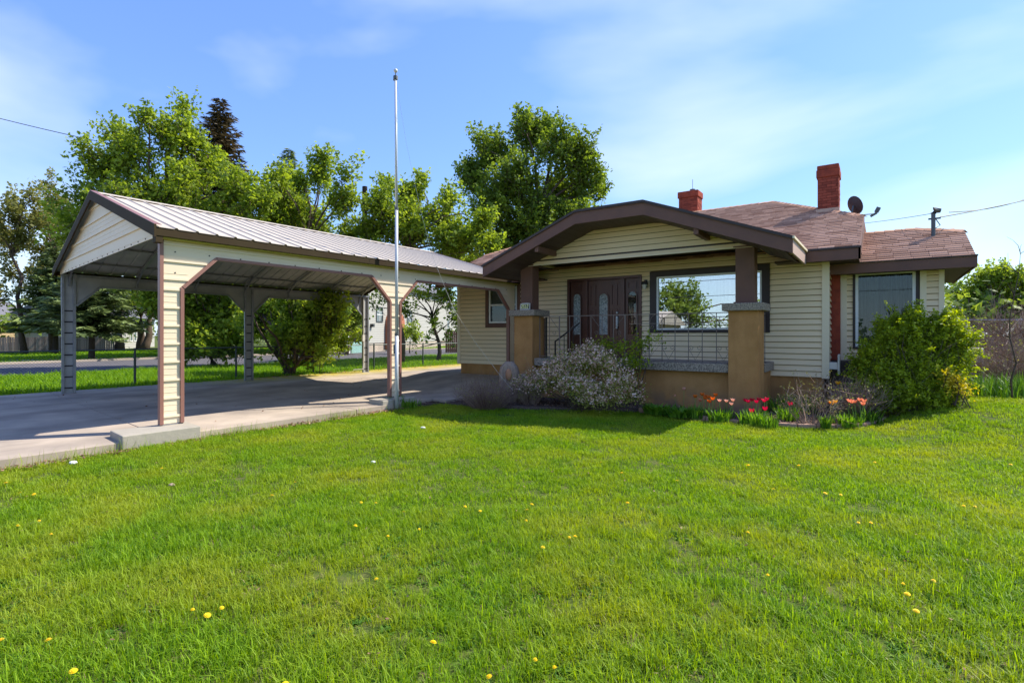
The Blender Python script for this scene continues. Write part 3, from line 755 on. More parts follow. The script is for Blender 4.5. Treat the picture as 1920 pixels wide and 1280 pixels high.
wr = MB().add([(-2.2, WE, WZE), (1.46, WE, WZE), (1.46, WRY, wz(0, WRY)), (.62, WTY, wz(0, WTY)), (-2.2, WTY, wz(0, WTY)), (1.46, 18.3, WZE), (-2.2, 18.3, WZE), (1.46, 16.5, wz(0, WRY))],
              [(0, 1, 2, 3, 4), (2, 7, 3), (5, 6, 4, 3, 7), (1, 5, 7, 2), (0, 6, 5, 1)]).build('roof', M['shingle_flat'], wing)
stuff(slope_shingles(wr, 'shingles', wz, WE - .03, WTY, lambda y: -.9, lambda y: 1.46 if y < WRY else 1.46 - .84 * (y - WRY) / (WTY - WRY), 8))
caps(wr, (-1, WTY, wz(0, WTY)), (.62, WTY, wz(0, WTY)), 7); caps(wr, (.62, WTY, wz(0, WTY)), (1.44, WRY, wz(0, WRY)), 9)
MB().box(-1.0, 1.48, WE - .03, WE + .02, WZE - .22, WZE - .01).build('fascia_board', M['brown'], wing)
MB().box(-1.0, 1.49, WE - .055, WE + .02, WZE - .01, WZE + .016).build('gutter_strip', M['brown_dark'], wing)
MB().box(-.9, 1.44, WE + .02, WY + .1, WZE - .2, WZE - .17).box(WX1, 1.44, WY + .1, 17.7, WZE - .2, WZE - .17).build('soffit', M['soffit'], wing)
MB().box(1.44, 1.475, WE + .02, 17.8, WZE - .22, WZE - .02).build('fascia_board', M['brown'], wing)

# --- chimneys
ch = thing('tall_chimney', 'tall red painted chimney at the right end of the main roof', 'chimney', (-1.2, 16.2, 0))
M['mortar'] = mat('painted_mortar_recess', (0.16, 0.04, 0.028), .9)
M['brickpart'] = mat('red_painted_brick', (.3, .07, .04), .8, tone=((.22, .05, .032), (.42, .095, .055)), noise=(14, .5, (.2, .05, .035)), bump=(40, .4, .004))
def bricks(parent, x0, x1, y0, y1, z0, z1, seed):
    rng = random.Random(seed); z = z0; k = 0
    while z < z1 - .03:
        for face in (0, 1):
            L = (x1 - x0) if face == 0 else (y1 - y0); p = -(.105 if k % 2 else 0)
            while p < L - .01:
                a, b = max(0, p) + .004, min(L, p + .21) - .004; p += .21
                if b - a < .02: continue
                o = rng.uniform(.004, .012); zt = min(z + .062, z1)
                mb = MB()
                if face == 0: mb.box(x0 + a, x0 + b, y0 - o, y0 + .02, z, zt, rng.random())
                else: mb.box(x1 - .02, x1 + o, y0 + a, y0 + b, z, zt, rng.random())
                mb.build('brick', M['brickpart'], parent)
        z += .07; k += 1
MB().box(-1.44, -.97, 16.2, 16.75, 2.6, 5.97 - .32).build('stack', M['mortar'], ch)
bricks(ch, -1.44, -.97, 16.2, 16.75, 4.82, 5.65, 31)
MB().box(-1.47, -.94, 16.17, 16.78, 5.65, 5.85).build('chimney_cap', M['redbrick'], ch, bevel=.012)
MB().box(-1.455, -.955, 16.185, 16.765, 5.85, 5.97).build('chimney_cap', M['redbrick'], ch, bevel=.02)
MB().box(-1.475, -.945, 16.165, 16.4, 4.55, 4.82).build('flashing', M['flash'], ch)
MB().box(-.998, -.80, 13.98, 16.0, -.1, 2.99).build('chimney_breast', M['redbrick'], ch, bevel=.01)
c2 = thing('short_chimney', 'short stubby red brick chimney just behind the porch roof peak', 'chimney', (-5.6, 19, 0))
MB().box(-5.90, -5.27, 18.7, 19.25, 3.8, 6.32).build('stack', M['mortar'], c2)
bricks(c2, -5.905, -5.265, 18.695, 19.25, 4.6, 6.28, 32)
MB().box(-5.94, -5.23, 18.66, 19.29, 6.28, 6.50).build('chimney_cap', M['redbrick'], c2, bevel=.02)
MB().tube([(-5.5, 18.95, 6.5), (-5.5, 18.95, 6.6)], .09, 10).tube([(-5.5, 18.95, 6.6), (-5.5, 18.95, 6.95)], .008, 5).build('flue_pot', M['greymetal'], c2)

# --- satellite dish seen from behind
sd = thing('satellite_dish', 'brown oval satellite dish seen from behind, right of the tall chimney', 'satellite dish', (-.6, 16, 4.2))
mb = MB(); c0 = Vector((-.60, 16.05, 4.79)); nrm = Vector((.55, .62, .35)).normalized()
ax = Vector((nrm.y, -nrm.x, 0)).normalized(); bx = nrm.cross(ax)
ring = [[0], []]
pts = [c0 - nrm * .05]; fs = []
for j in range(1, 5):
    for k in range(18):
        t = 2 * math.pi * k / 18; r = j / 4
        pts.append(c0 - nrm * (.05 * (1 - r * r)) + ax * (.21 * r * math.cos(t)) + bx * (.24 * r * math.sin(t)))
fs += [(0, 1 + k, 1 + (k + 1) % 18) for k in range(18)]
for j in range(3):
    for k in range(18):
        a = 1 + j * 18; fs.append((a + k, a + 18 + k, a + 18 + (k + 1) % 18, a + (k + 1) % 18))
mb.add(pts, fs); mb.add([p + nrm * .012 for p in pts], [f[::-1] for f in fs])
mb.build('reflector', M['dish'], sd, smooth=True)
MB().tube([c0 - nrm * .06, (-.66, 15.95, 4.62), (-.66, 15.95, 4.3)], .022).build('dish_mast', M['greymetal'], sd)
MB().tube([c0 + Vector((.05, 0, -.26)), onY(1640, 401, 16.2)], .012).build('feed_arm', M['greymetal'], sd)
e1 = onY(1643, 398, 16.2); MB().bar(e1, onY(1648, 389, 16.2), .09, .09).bar(onY(1632, 406, 16.2), onY(1644, 399, 16.2), .05, .05).build('receiver', M['greymetal'], sd)
# --- service mast on the wing
ms = thing('service_mast', 'grey electric service mast with curved head rising from the wing roof', 'service mast', (.28, 15.3, 3.6))
mb_ = onY(1750, 449, 15.2); tp = onY(1750, 400, 15.2)
MB().tube([mb_ - Vector((0, 0, .15)), tp], .04, 8).build('mast_pipe', M['greymetal'], ms)
MB().tube([tp, tp + Vector((.02, 0, .07)), tp + Vector((.13, .02, .05))], [.06, .075, .05], 8).build('weatherhead', M['greymetal'], ms)
MB().tube([tp + Vector((-.09, 0, -.12)), tp + Vector((.13, 0, -.12))], .02, 6).tube([tp + Vector((.0, 0, -.05)), tp + Vector((.12, 0, -.28)), tp + Vector((.04, 0, -.34))], .01, 5).build('insulator', M['greymetal'], ms)
MB().tube([mb_ - Vector((0, .02, .09)), mb_ + Vector((0, 0, .0))], [.10, .045], 8).build('flashing_boot', M['greymetal'], ms)
def cable(name, p0, p1, sag, r, label, group=None):
    p0, p1 = Vector(p0), Vector(p1)
    pts = [p0.lerp(p1, t / 16) - Vector((0, 0, 4 * sag * (t / 16) * (1 - t / 16))) for t in range(17)]
    return tag(MB().tube(pts, r, 4).build(name, M['wire']), label, 'cable', group)
cable('service_cable', tp + Vector((.12, 0, -.1)), at(2100, 322, 22), .15, .012, 'lower overhead service wire running from the mast head to the right')
cable('service_cable', onY(1780, 398, 16), at(2080, 250, 26), .9, .010, 'upper twisted overhead wire right of the service mast')
cable('telephone_cable', onY(1500, 424, 24), tp, .1, .006, 'faint thin wire reaching the mast from behind the roof')
cable('overhead_cable', at(-150, 183, 30), at(420, 310, 33), .25, .02, 'dark overhead wire crossing the sky to the left maple')
# --- downspout end / hose bracket on the right corner
hb = thing('hose_hanger', 'off white plastic hose hanger on the right corner of the house', 'hose hanger', (-.96, YF, .9))
MB().box(-.965, -.80, YF - .02, YF + .12, .78, .93).build('hanger_arm', M['pvc'], hb, bevel=.01)
MB().box(-.80, -.765, YF - .06, YF + .16, .68, 1.10).build('hanger_plate', M['pvc'], hb, bevel=.01)

# --- house number plaque on the left pier cap
np_ = thing('number_plaque', 'small ivory house number plaque reading 2512 on the left pier', 'plaque', (-7.65, 11.55, 2.155))
rng = random.Random(4); pl = []
x0_, x1_ = -7.78, -7.48
for i in range(26):
    t = i / 26 * 4; s_ = int(t); f = t - s_; j = rng.uniform(-.006, .008)
    pl.append([(x0_ + f * (x1_ - x0_), 2.16 + j * .3), (x1_ + j, 2.16 + f * .17), (x1_ - f * (x1_ - x0_), 2.33 + j), (x0_ - j, 2.33 - f * .17)][s_])
MB().prism(pl, lambda p, q, t: (p, t - (q - 2.16) * -.15, q), 11.52, 11.545).build('plaque_plate', M['pvc'], np_)
MB().prism([(x0_ + .025, 2.185), (x1_ - .02, 2.185), (x1_ - .02, 2.305), (x0_ + .025, 2.305)], lambda p, q, t: (p, t - (q - 2.16) * -.15, q), 11.514, 11.518).build('plaque_face', M['blackiron'], np_)
DIG = {'2': ['111', '001', '111', '100', '111'], '5': ['111', '100', '111', '001', '111'], '1': ['010', '110', '010', '010', '111']}
numbm = mat('cream_numeral', (0.8, 0.78, 0.35), 0.5)
for i, c in enumerate('2512'):
    mb = MB()
    for r_ in range(5):
        for q in range(3):
            if DIG[c][r_][q] == '1':
                xa = x0_ + .035 + i * .058 + q * .0155; za = 2.295 - (r_ + 1) * .0198
                mb.prism([(xa, za), (xa + .0158, za), (xa + .0158, za + .0201), (xa, za + .0201)], lambda p, q_, t: (p, t - (q_ - 2.16) * -.15, q_), 11.508, 11.513)
    mb.build('numeral', numbm, np_)

# --- wrought-iron porch railing
rail = thing('porch_railing', 'thin wrought iron railing with scrolls along the porch front', 'railing', (-5, 11.85, .915))
RY, RZT, RZB = 11.85, 1.985, .96
mb = MB().bar((-7.38, RY, RZT), (-2.62, RY, RZT), .035, .018).build('top_rail', M['iron'], rail)
MB().bar((-7.38, RY, RZB), (-2.62, RY, RZB), .02, .014).bar((-4.9, RY, 1.77), (-2.62, RY, 1.77), .012, .012).build('bottom_rail', M['iron'], rail)
xs_ = np.linspace(-7.38, -2.64, 17)
for i, x in enumerate(xs_):
    big = i in (0, 2, 8, 16)
    MB().bar((x, RY, .915), (x, RY, RZT), .026 if big else .014, .026 if big else .014).build('post' if big else 'baluster', M['iron'], rail)
def spiral(c, r, turns, start, sgn, wr=.005):
    pts = []
    for k in range(14):
        t = k / 13; a = start + sgn * t * turns * 2 * math.pi; rr = r * (1 - .7 * t)
        pts.append((c[0] + rr * math.cos(a), RY, c[1] + rr * math.sin(a)))
    return pts
for i in range(0, 16):
    xa, xb = xs_[i], xs_[i + 1]; xm = (xa + xb) / 2; mb = MB()
    if i % 2 == 1 or i > 8:
        if i > 8 and i % 2 == 1:
            mb.tube([(xa, RY, 1.22), (xm, RY, RZB), (xb, RY, 1.22)], .006, 4)
            mb.tube(spiral((xa + .06, 1.22), .055, 1.1, math.pi, -1), .0055, 4); mb.tube(spiral((xb - .06, 1.22), .055, 1.1, 0, 1), .0055, 4)
        elif i > 8:
            mb.tube([(xa, RY, 1.77), (xa + .05, RY, 1.92), (xm, RY, RZT), (xb - .05, RY, 1.92), (xb, RY, 1.77)], .006, 4)
            mb.tube(spiral((xa + .06, 1.70), .055, 1.1, math.pi, 1), .0055, 4); mb.tube(spiral((xb - .06, 1.70), .055, 1.1, 0, -1), .0055, 4)
        else:
            up = (i // 2) % 2
            mb.tube([(xa, RY, 1.62), (xb, RY, RZT)] if up else [(xa, RY, RZT), (xb, RY, 1.62)], .006, 4)
            mb.tube(spiral((xm, 1.55), .06, 1.1, math.pi, -1), .0055, 4)
        mb.build('scroll', M['iron'], rail)
sr = thing('side_railing', 'short iron railing closing the right side of the porch beyond the pier', 'railing', (-2.2, 12.6, .915))
MB().bar((-2.2, 12.08, RZT), (-2.2, YF - .05, RZT), .03, .018).bar((-2.2, 12.08, RZB), (-2.2, YF - .05, RZB), .018, .014).build('top_rail', M['iron'], sr)
for k in range(7):
    y = 12.15 + k * .16
    MB().bar((-2.2, y, .915), (-2.2, y, RZT), .014, .014).build('baluster', M['iron'], sr)
# --- steps on the left side of the porch with dark handrail
st = thing('porch_steps', 'concrete steps climbing to the porch behind the left pier', 'steps', (-8.3, 12.5, 0))
for k in range(4):
    MB().box(-9.0 + k * .27, PX0 + .098, 12.12, YF - .05, -.15 + k * .21, .06 + k * .21 - .002).build('step', M['conc'], st, bevel=.008)
hr = thing('handrail', 'dark sloping iron handrail beside the porch steps', 'handrail', (-8.2, 12.9, .9))
p1, p2, p3 = onY(1041, 640, 12.6), onY(1090, 603, 12.6), onY(1041, 662, 12.6)
MB().bar(p1, p2, .04, .03).build('top_rail', M['blackiron'], hr)
MB().bar((p1.x, p1.y, .7), p1, .03, .03).build('post', M['blackiron'], hr)
for t in (.35, .7, .98):
    q = p1.lerp(p2, t); MB().bar((q.x, q.y, .9), q, .014, .014).build('baluster', M['blackiron'], hr)
sc_ = thing('porch_screen_panel', 'brown wooden panel and dark post just right of the left pier', 'panel', (-7.3, 12.1, 0))
a_, b_ = onY(1008, 600, 12.1), onY(1021, 600, 12.1)
MB().box(a_.x, b_.x, 12.08, 12.12, -.1, 1.95).build('panel_board', M['brown'], sc_)
a_ = onY(1024, 600, 12.0)
MB().box(a_.x - .02, a_.x + .02, 11.98, 12.02, -.1, 1.97).build('panel_post', M['blackiron'], sc_)

# ------------------------------------------------------------------ carport (own axes: a across to the left, b along towards the house)
O_ = Vector((-9.25, 3.84, 0)); BV = Vector((.0185, .9998, 0)); AV = Vector((-.9935, .1136, 0))
W_ = 8.15; LB = 9.2
def cp(a, b, z): return O_ + AV * a + BV * b + Vector((0, 0, z))
cport = thing('carport', 'metal carport with ribbed pale gable roof and brown trim, on the driveway', 'carport', tuple(cp(4, 4.6, 0)))
def cbox(mb, a0, a1, b0, b1, z0, z1):
    vs = [cp(a, b, z) for z in (z0, z1) for b in (b0, b1) for a in (a0, a1)]
    return mb.add(vs, [(0, 2, 3, 1), (4, 5, 7, 6), (0, 1, 5, 4), (2, 6, 7, 3), (0, 4, 6, 2), (1, 3, 7, 5)])
def cbar(mb, p, q, w, h): return mb.bar(cp(*p), cp(*q), w, h)
ZF, ZC, ZO, ZW = .1, 2.27, 2.79, 3.06      # footing top, chamfer start, opening top, wall top
RA, RB, RBZ, RTZ = -.20, W_ / 2, 3.16, 4.42
SL = (RTZ - RBZ) / (RB - RA)
# footing blocks
for a0, a1, b0, b1, lab in ((-.52, .16, -.78, .26, 'long pale concrete footing block under the nearest carport post'), (-.36, .16, 4.0, 4.95, 'low concrete footing block under the middle carport post by the flagpole')):
    f = cbox(MB(), a0, a1, b0, b1, -.22, ZF - .002)
    f = f.build('footing_block', M['footing'], bevel=.015); tag(f, lab, 'concrete block')
# posts: two tubes, sheet infill with ribs; right row then left row
def outline(b, zone):       # wall sheet height range at position b
    return None
PB_R, PB_L = [0, 4.62, 9.15], [0, 4.73, 9.5]
def post(a0, sgn, b, hw, right):
    zf = ZF if right else .0
    zf = 0.0 if (not right or b > 6) else ZF
    mb = MB()
    for s_ in (-1, 1):
        cbox(mb, a0 + sgn * .03 - .03, a0 + sgn * .03 + .03, b + s_ * (hw - .035) - .03, b + s_ * (hw - .035) + .03, zf + .012, ZW + (.0 if right else .04))
    cbox(mb, a0 + sgn * .03 - .05, a0 + sgn * .03 + .05, b - hw - .01, b + hw + .01, zf, zf + .011)
    p = mb.build('post', M['galv'], cport, bevel=.004)
    out0, out1 = (a0 - .012, a0 - .002) if right else (a0 + .002, a0 + .012)
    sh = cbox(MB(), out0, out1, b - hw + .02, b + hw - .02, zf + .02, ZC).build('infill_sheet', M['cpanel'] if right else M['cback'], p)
    mb = MB(); z = zf + .12
    while z < ZC:
        if right: cbox(mb, a0 - .034, a0 - .012, b - hw + .03, b + hw - .03, z, z + .035)
        else: cbox(mb, a0 - .012, a0 + .002, b - hw + .03, b + hw - .03, z, z + .035)
        for q in (.1, .19):
            if right and z + q < ZC: cbox(mb, a0 - .016, a0 - .012, b - hw + .03, b + hw - .03, z + q, z + q + .008)
        z += .285
    mb.build('sheet_rib', M['cpanel'] if right else M['wire'], p)
    if right:
        for s_ in (-1, 1):
            mb = MB()
            c = b + s_ * (hw - .012)
            cbox(mb, a0 - .045, a0 + .065, c - .028, c + .028, zf + .013, ZW if (s_ < 0 and b == 0) else ZC)
            mb.build('corner_trim', M['ctrim'], p, bevel=.004)
for b in PB_R: post(0, 1, b, .16, True)
for b in PB_L: post(W_, -1, b, .155, False)
# side wall sheets with chamfered openings
def wall_sheets(a0, right, PB):
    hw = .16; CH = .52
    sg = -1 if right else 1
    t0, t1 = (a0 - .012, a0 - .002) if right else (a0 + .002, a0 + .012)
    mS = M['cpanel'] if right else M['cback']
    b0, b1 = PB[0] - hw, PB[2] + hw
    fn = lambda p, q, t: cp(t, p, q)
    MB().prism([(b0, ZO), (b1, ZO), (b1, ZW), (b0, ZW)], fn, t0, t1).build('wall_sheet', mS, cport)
    gus = [[(PB[0] - hw, ZC), (PB[0] + hw, ZC), (PB[0] + hw + CH, ZO), (PB[0] - hw, ZO)],
           [(PB[1] - hw, ZC), (PB[1] + hw, ZC), (PB[1] + hw + CH, ZO), (PB[1] - hw - CH, ZO)],
           [(PB[2] - hw, ZC), (PB[2] + hw, ZC), (PB[2] + hw, ZO), (PB[2] - hw - CH, ZO)]]
    for g in gus:
        sh = MB().prism(g, fn, t0, t1).build('gusset_sheet', mS, cport)
        if right:
            mb = MB(); z = 2.38
            for z in (2.38, 2.665):
                f = (z - ZC) / (ZO - ZC); lo = g[0][0] + (g[3][0] - g[0][0]) * f; hi = g[1][0] + (g[2][0] - g[1][0]) * f
                cbox(mb, a0 - .034, a0 - .012, lo + .02, hi - .03, z, z + .035)
                cbox(mb, a0 - .016, a0 - .012, lo + .02, hi - .03, z + .1, z + .108)
            mb.build('sheet_rib', M['cpanel'], sh)
    if right:
        mb = MB(); cbox(mb, a0 - .03, a0 - .012, b0 + .03, b1 - .03, 2.93, 2.955); cbox(mb, a0 - .016, a0 - .012, b0 + .03, b1 - .03, 2.86, 2.868); cbox(mb, a0 - .016, a0 - .012, b0 + .03, b1 - .03, 2.99, 2.998)
        mb.build('sheet_rib', M['cpanel'], cport)
        mb = MB(); k = 0
        for z in (2.5, 2.83):
            bb = .05
            while bb < LB:
                if z > 2.6 or abs(bb - .1) < .2 or abs(bb - 4.62) < .3:
                    mb.tube([cp(a0 - .020, bb, z), cp(a0 - .012, bb, z)], .012, 6)
                bb += .52
        stuff(mb.build('screws', M['brown_dark'], cport))
    # edges of each opening
    for i in (0, 1):
        A, B = PB[i] + hw, PB[i + 1] - hw
        path = [(A, ZC), (A + CH, ZO), (B - CH, ZO), (B, ZC)]
        for (p, z), (q, z2) in zip(path[:-1], path[1:]):
            if right: cbar(MB(), (a0 - .012, p, z), (a0 - .012, q, z2), .075, .05).build('opening_trim', M['ctrim'], cport)
            cbar(MB(), (a0 - sg * .04, p, z), (a0 - sg * .04, q, z2), .05, .05).build('knee_brace' if z != z2 else 'header_tube', M['galv'], cport)
    cbar(MB(), (a0 - sg * .04, b0, 3.05), (a0 - sg * .04, b1, 3.05), .06, .06).build('header_tube', M['galv'], cport)
wall_sheets(0, True, PB_R); wall_sheets(W_, False, PB_L)
# rafters, purlins
def rz(a):
    return RBZ + SL * (min(a, W_ - a) - RA)
for b in (0.02, 1.54, 3.08, 4.62, 6.15, 7.7, 9.2):
    mb = MB()
    cbar(mb, (.02, b, rz(.02) - .085), (RB, b, rz(RB) - .085), .057, .057)
    cbar(mb, (RB, b, rz(RB) - .085), (W_ - .02, b, rz(.02) - .085), .057, .057)
    cbar(mb, (RB - .75, b, rz(RB - .75) - .1), (RB + .75, b, rz(RB - .75) - .1), .04, .04)
    for s_ in (0, 1):
        a = .03 if s_ == 0 else W_ - .03
        cbar(mb, (a, b, ZO - .02), (a, b, 3.1), .05, .05)
        a2 = .55 if s_ == 0 else W_ - .55
        cbar(mb, (a, b, 2.95), (a2, b, rz(a2) - .1), .03, .03)
    mb.build('rafter', M['galv'], cport)
for a in (.55, 1.6, 2.65, 3.7, 4.45, 5.5, 6.55, 7.6):
    cbar(MB(), (a, -.1, rz(a) - .035), (a, LB + .2, rz(a) - .035), .07, .035).build('purlin', M['galv'], cport)
# roof: ribbed sheets, three ribs each
def roof_sheet(side, b0, w):
    prof = []; nr = 3; s_ = w / nr
    for k in range(nr):
        o = k * s_
        prof += [(o, 0), (o + s_ * .80, 0), (o + s_ * .86, .022), (o + s_ * .94, .022)]
    prof.append((w, 0))
    vs = []; fs = []
    ends = ((RA, RBZ), (RB, RTZ)) if side == 0 else ((W_ - RB, RTZ), (W_ - RA, RBZ))
    n = len(prof)
    for a, z in ends:
        for q, h in prof: vs.append(cp(a, b0 + q, z + h))
    for a, z in ends:
        for q, h in prof: vs.append(cp(a, b0 + q, z + h - .006))
    for i in range(n - 1):
        fs.append((i, i + 1, n + i + 1, n + i) if side == 0 else (i, i + 1, n + i + 1, n + i))
        fs.append((2 * n + i, 3 * n + i, 3 * n + i + 1, 2 * n + i + 1))
        fs.append((i, 2 * n + i, 2 * n + i + 1, i + 1)); fs.append((n + i, n + i + 1, 3 * n + i + 1, 3 * n + i))
    fs += [(0, n, 3 * n, 2 * n), (n - 1, 3 * n - 1, 4 * n - 1, 2 * n - 1)]
    return MB().add(vs, fs)
bb = -.26; RBE = LB + .35
while bb < RBE - .1:
    w = min(.915, RBE - bb)
    for side in (0, 1):
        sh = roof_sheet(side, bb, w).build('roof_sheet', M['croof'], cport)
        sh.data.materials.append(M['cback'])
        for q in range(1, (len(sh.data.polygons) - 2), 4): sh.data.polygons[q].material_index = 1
    bb += .915
mb = MB(); h = .03
fn = lambda p, q, t: cp(p, t, q)
MB().prism([(RB - .16, RTZ + h - .16 * SL), (RB, RTZ + h + .012), (RB + .16, RTZ + h - .16 * SL), (RB + .16, RTZ + h - .16 * SL - .005), (RB, RTZ + h), (RB - .16, RTZ + h - .16 * SL - .005)], fn, -.29, RBE + .02).build('ridge_cap', M['croof'], cport)
# gable ends
zg = lambda a: RBZ + SL * (min(a, W_ - a) - RA) - .06
for b, near in ((-.165, True),):
    g = MB().prism([(.0, 3.06), (W_, 3.06), (W_, zg(W_)), (RB, zg(RB)), (0, zg(0))], fn, b - .005, b + .005).build('gable_sheet', M['cpanel'], cport)
    z = 3.2
    mb = MB(); k = 0
    for z in (3.30, 3.585, 3.87, 4.155):
        lo = max(.02, (z + .06 - RBZ) / SL + RA)
        cbox(mb, lo + .03, W_ - lo - .03, b - .03, b - .005, z, z + .04)
    for z in (3.11, 3.40, 3.49, 3.69, 3.78):
        lo = max(.02, (z + .06 - RBZ) / SL + RA)
        cbox(mb, lo + .03, W_ - lo - .03, b - .009, b - .005, z, z + .008)
    mb.build('sheet_rib', M['cpanel'], g)
    mb = MB()
    a = .3
    while a < W_ - .2: mb.tube([cp(a, b - .014, 3.09), cp(a, b - .005, 3.09)], .012, 6); a += .42
    stuff(mb.build('screws', M['brown_dark'], g))
for s_ in (0, 1):
    A0, A1 = (RA - .02, RB) if s_ == 0 else (W_ - RA + .02, RB)
    z0, z1 = RBZ + .03, RTZ + .045
    MB().prism([(A0, z0), (A1, z1), (A1, z1 - .19), (A0, z0 - .19)], fn, -.30, -.27).build('rake_trim', M['cfascia'], cport)
    MB().prism([(A0, z0 + .008), (A1, z1 + .008), (A1, z1), (A0, z0)], fn, -.299, -.20).build('rake_cap', M['ctrim'], cport)
    MB().prism([(A0, z0), (A1, z1), (A1, z1 - .13), (A0, z0 - .13)], fn, RBE + .005, RBE + .03).build('rake_trim', M['cfascia'], cport)
    a0, a1 = (RA + .01, RA + .02) if s_ == 0 else (W_ - RA - .02, W_ - RA - .01)
    cbox(MB(), a0, a1, -.268, RBE, RBZ - .13, RBZ - .008).build('eave_trim', M['cfascia'], cport)
    a0, a1 = (-.13, -.013) if s_ == 0 else (W_ + .013, W_ + .13)
    cbox(MB(), a0, a1, -.2, RBE - .05, RBZ - .155, RBZ - .131).build('eave_ledge', M['algae'], cport)
for a in (RA + .03,):
    cbox(MB(), -.02, -.18, -.268, -.17, 2.93, 3.06).build('corner_return', M['cfascia'], cport)
# electric box and conduit on the far post
co = thing('electric_conduit', 'white cable conduit with small box on the far left carport post', 'conduit', tuple(cp(W_ - .1, 9.55, 0)))
MB().tube([cp(W_ - .09, 9.36, 3.0), cp(W_ - .09, 9.36, .35), cp(W_ - .12, 9.3, .14), cp(W_ + .1, 9.0, .12)], .022, 6).build('pipe', M['pvc'], co)
cbox(MB(), W_ - .16, W_ - .06, 9.27, 9.38, 1.25, 1.5).build('junction_box', M['pvc'], co)

# ------------------------------------------------------------------ flagpole with its halyard
fp0 = Vector((-8.74, 8.12, -.13))
fp = thing('flagpole', 'tall slender silver flagpole without flag at the lawn edge', 'flagpole', tuple(fp0))
x, y = fp0.x, fp0.y
MB().tube([(x, y, -.15), (x, y, 1.55)], .042, 12).build('pole_section', M['alum'], fp, smooth=True)
MB().tube([(x, y, 1.5), (x, y, 4.3)], .034, 12).build('pole_section', M['alum'], fp, smooth=True)
MB().tube([(x, y, 4.25), (x - .03, y, 7.12)], [.03, .026], 12).build('pole_section', M['alum'], fp, smooth=True)
for z in (1.52, 4.27): MB().tube([(x, y, z - .03), (x, y, z + .03)], .043, 12).build('collar', M['greymetal'], fp)
MB().tube([(x - .03, y, 7.1), (x - .03, y, 7.17)], .05, 10).bar((x - .09, y, 7.1), (x + .02, y, 7.1), .03, .03).tube([(x - .03, y, 7.17), (x - .03, y, 7.24)], .012, 6).build('truck', M['greymetal'], fp)
MB().ball((x - .03, y, 7.29), .045, 12, 8).build('finial', M['alum'], fp, smooth=True)
pts = [(x - .02, y, 7.1)] + [tuple(at(a, b, d)) for a, b, d in ((762, 270, 11.7), (790, 400, 11.7), (813, 486, 11.8), (851, 580, 11.9), (890, 640, 12.0), (935, 700, 12.0), (960, 730, 12))]
MB().tube(pts, .003, 4).build('halyard', M['pvc'], fp)
MB().bar((x - .02, y - .05, 1.1), (x - .02, y - .05, 1.3), .015, .03).build('cleat', M['greymetal'], fp)

# ------------------------------------------------------------------ fences
cf = thing('chain_link_fence', 'low chain link fence between driveway and street, seen under the carport', 'fence', (-18.35, 6, 0))
FX = -18.45; y0, y1 = -3.5, 26.5
MB().tube([(FX, y0, 1.07), (FX, y1, 1.07)], .024, 6).build('top_rail', M['chainwire'], cf)
yy = y0 + .02
posts = []
while yy < y1: posts.append(yy); yy += 3.05
for yy in [p_ + (6.66 - posts[3] if True else 0) for p_ in posts]:
    MB().tube([(FX, yy, -.12), (FX, yy, 1.12)], .034, 8).build('fence_post', M['chainwire'], cf)
mb = MB(); pit = .075; H = 1.14
k = 0; yy = y0
vs = []; fs = []
def thin(vs, fs, p, q, r):
    n = len(vs); vs += [(p[0], p[1] - r, p[2]), (p[0], p[1] + r, p[2]), (p[0] + r, p[1], p[2] + r), (q[0], q[1] - r, q[2]), (q[0], q[1] + r, q[2]), (q[0] + r, q[1], q[2] + r)]
    fs += [(n, n + 1, n + 4, n + 3), (n + 1, n + 2, n + 5, n + 4), (n + 2, n, n + 3, n + 5)]
while yy < y1 + H:
    for s_ in (-1, 1):
        a, b = yy, yy + s_ * H
        thin(vs, fs, (FX + s_ * .003, a, -.09), (FX + s_ * .003, b, 1.05), .0026)
    yy += pit
stuff(npmesh('chain_mesh', np.array(vs), np.array(fs), M['chainwire'], cf))
